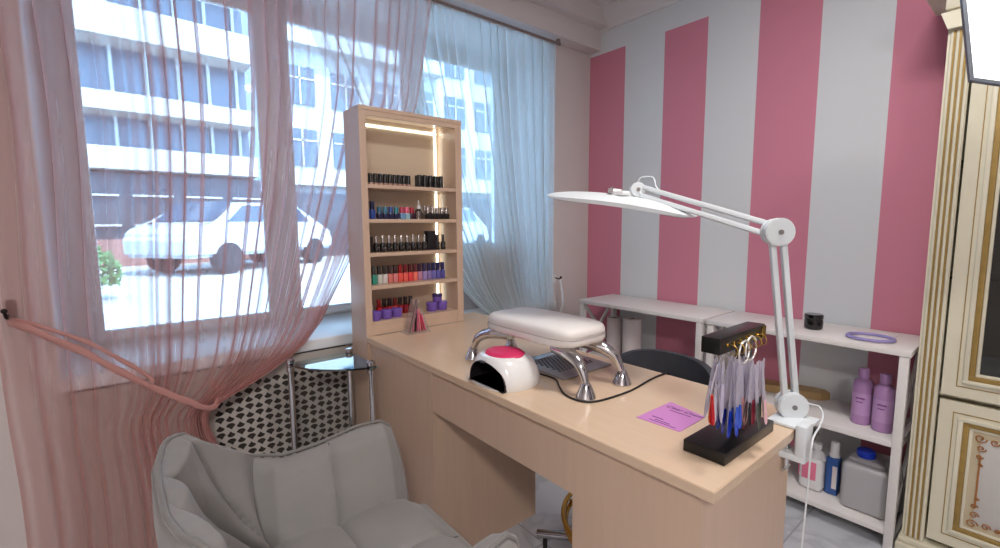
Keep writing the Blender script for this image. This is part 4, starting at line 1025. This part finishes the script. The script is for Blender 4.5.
# ------------------------------------------------------------------ outside
struct('ground', B().box((-25, YG+.6, -.6), (30, 40, .30)), asph)
def arcwall(b, pts_, z0, z1, th):
    n = len(pts_)
    for i in range(n-1):
        (xa, ya), (xb, yb) = pts_[i], pts_[i+1]
        vs = [b.bm.verts.new(p) for p in ((xa, ya, z0), (xb, yb, z0), (xb, yb, z1), (xa, ya, z1), (xa, ya+th, z0), (xb, yb+th, z0), (xb, yb+th, z1), (xa, ya+th, z1))]
        for q in ((0, 1, 2, 3), (5, 4, 7, 6), (3, 2, 6, 7), (0, 4, 5, 1), (1, 5, 6, 2), (0, 3, 7, 4)): b.bm.faces.new([vs[k] for k in q])
    return b
def curve(x0, x1, y, k, n=24, off=0): return [(x0+(x1-x0)*i/n, y+off+k*((x0+(x1-x0)*i/n)-0)**2) for i in range(n+1)]
bl = thing('apartment_building', 'white apartment building with curved balcony bands across the street', 'building', (0, 15, .3))
gz = arcwall(B(), curve(-9, 3.0, 14.6, .02), 1.0, 12, .3); obj('glazed_wall', gz, facg, bl)
for i, (z0, z1) in enumerate(((2.55, 3.05), (3.85, 4.25), (5.45, 6.15), (7.3, 7.9), (9.0, 9.7))):
    z0 += 1.25-1.25; obj('balcony_band', arcwall(B(), curve(-9, 3.0, 13.7, .02), z0, z1, .9), facw, bl)
mu = B()
for i in range(18):
    x = -8.5+i*.66; y = 14.5+.02*x*x; mu.box((x, y, 1.8), (x+.07, y+.1, 12))
obj('mullions', mu, facw, bl)
obj('shopfront', arcwall(B(), curve(-9, 3.4, 14.2, .02), .9, 2.5, .3), facd, bl)
obj('shopfront_base', arcwall(B(), curve(-9, 3.4, 14.1, .02), .3, .95, .3), brick, bl)
sg_ = B()
for i in range(9): sg_.box((-6+i*1.05, 14.05+.02*(-6+i*1.05)**2, 1.25), (-5.95+i*1.05+.75, 14.12+.02*(-6+i*1.05)**2, 1.30)); sg_.box((-6+i*1.05, 14.05+.02*(-6+i*1.05)**2, 1.95), (-5.95+i*1.05+.75, 14.12+.02*(-6+i*1.05)**2, 2.0))
obj('shop_rail', sg_, facw, bl)
bl2 = thing('apartment_building', 'pale office block with rows of square windows, right of the curved building', 'building', (9, 14.5, .3))
obj('facade_wall', B().box((3.4, 14.4, 2.2), (20, 17, 12)), facw, bl2)
obj('shopfront', B().box((3.4, 14.2, .3), (20, 14.39, 2.19)), facd, bl2)
for r_ in range(5):
    for c_ in range(11):
        x = 3.9+c_*1.35; z_ = 3.0+r_*1.75
        w_ = obj('window', B().box((x, 14.34, z_), (x+.85, 14.42, z_+1.05)), facg, bl2)
        if r_ < 3 and c_ < 8: obj('window_cross', B().box((x+.40, 14.31, z_), (x+.45, 14.35, z_+1.05)).box((x, 14.31, z_+.7), (x+.85, 14.35, z_+.75)), facw, w_)
obj('balcony_band', B().box((3.4, 13.9, 6.3), (9, 14.39, 6.7)).box((3.4, 13.9, 2.4), (20, 14.39, 2.8)), facw, bl2)
# car
def car(x, y, rz, lab, m):
    c = thing('parked_car', lab, 'car', (0, 0, 0), 'cars parked in the street')
    prof_ = [(-2.1, .35), (-2.12, .75), (-1.9, .95), (-1.45, 1.0), (-.95, 1.42), (.75, 1.46), (1.35, 1.02), (2.0, .88), (2.12, .6), (2.08, .35)]
    Mc = Matrix(((1, 0, 0, 0), (0, 0, 1, 0), (0, 1, 0, 0), (0, 0, 0, 1)))
    bd = B().prism(prof_, -.85, .85, M=Mc); bmesh.ops.bevel(bd.bm, geom=list(bd.bm.edges), offset=.07, segments=3, affect='EDGES')
    obj('car_body', bd, m, c, True)
    gp = [(-1.28, 1.03), (-.88, 1.36), (.70, 1.40), (1.15, 1.04)]
    obj('side_windows', B().prism(gp, -.862, .862, M=Mc), carg, c, True)
    obj('windscreen', B().prism([(1.36, 1.05), (.80, 1.46), (.84, 1.485), (1.40, 1.07)], -.70, .70, M=Mc), carg, c, True)
    obj('rear_window', B().prism([(-1.47, 1.04), (-.98, 1.43), (-1.01, 1.45), (-1.50, 1.06)], -.70, .70, M=Mc), carg, c, True)
    obj('bumper_grille', B().box((2.0, -.5, .42), (2.14, .5, .6), .02), tyre, c, True)
    for wx in (-1.3, 1.32):
        for wy in (-.8, .8): obj('wheel', B().cyl((wx, wy-.1, .31), (wx, wy+.1, .31), .31, n=28), tyre, c, True)
    c.location = (x, y, .3); c.rotation_euler = (0, 0, rz); return c
car(2.2, 11.9, .62, 'white car parked across the street behind the middle sash', carm)
car(7.6, 12.3, .5, 'silver car parked in the street seen just left of the rack', mat('car_silver', (150, 156, 164), .25, coat=.5))
car(-3.0, 11.6, .05, 'blue-grey car parked at the left across the street', mat('car_bluegrey', (110, 124, 140), .25, coat=.5))
for i, (x, y, r_) in enumerate(((-.45, 7.8, .42), (-1.4, 8.0, .5))):
    o = thing('bush', ('small leafy green bush at the kerb behind the left sash', 'larger leafy green bush left of the small one')[i], 'bush', (x, y, .3), 'bushes by the road')
    bb = B()
    for k_ in range(700):
        th = random.uniform(0, 2*PI); ph = random.uniform(-.4, 1.5); rr = r_*(.75+.3*random.random())
        p_ = Vector((x+rr*math.cos(th)*math.cos(ph), y+rr*math.sin(th)*math.cos(ph), .15+rr*math.sin(ph)*.9+.5))
        u_ = Vector((random.gauss(0, 1), random.gauss(0, 1), random.gauss(0, 1))).normalized()*.05; v_ = u_.orthogonal().normalized()*.03
        bb.bm.faces.new([bb.bm.verts.new(q) for q in (p_-u_, p_+v_, p_+u_, p_-v_)])
    obj('foliage', bb, leafm, o); obj('stems', B().cyl((x, y, .3), (x, y, .7), .05, .03).cyl((x, y, .3), (x+.15, y, .8), .03, .02), hookm, o)

# ------------------------------------------------------------------ light
wd = bpy.data.worlds.new('World'); sc.world = wd; wd.use_nodes = True
bg = wd.node_tree.nodes['Background']; bg.inputs['Color'].default_value = (.29, .56, 1.0, 1); bg.inputs['Strength'].default_value = 7.4
sd = bpy.data.lights.new('sun', 'SUN'); sd.energy = 4.4; sd.angle = .02; sd.color = (1, .86, .66)
so_ = bpy.data.objects.new('sun', sd); C.objects.link(so_); so_.rotation_euler = (math.radians(40), 0, math.radians(18))
# ------------------------------------------------------------------ camera
yaw, pitch, roll, F = 8.83495789e-01, 1.08200814e-01, -6.39385734e-03, 460.686
fw = Vector((math.cos(yaw)*math.cos(pitch), math.sin(yaw)*math.cos(pitch), -math.sin(pitch)))
rt_ = fw.cross(Vector((0, 0, 1))).normalized(); up_ = rt_.cross(fw)
r2 = rt_*math.cos(roll)+up_*math.sin(roll); u2 = -rt_*math.sin(roll)+up_*math.cos(roll)
cam = bpy.data.cameras.new('camera'); cam.sensor_width = 36; cam.sensor_fit = 'HORIZONTAL'; cam.lens = 36*F/1000; cam.clip_start = .02; cam.clip_end = 200
co = bpy.data.objects.new('camera', cam); C.objects.link(co)
M = Matrix((r2, u2, -fw)).transposed().to_4x4(); M.translation = (0, 0, 1.25); co.matrix_world = M
sc.camera = co
sc.view_settings.view_transform = 'Standard'; sc.view_settings.look = 'None'; sc.view_settings.gamma = 1; sc.view_settings.exposure = 1.2
sc.view_settings.use_curve_mapping = False
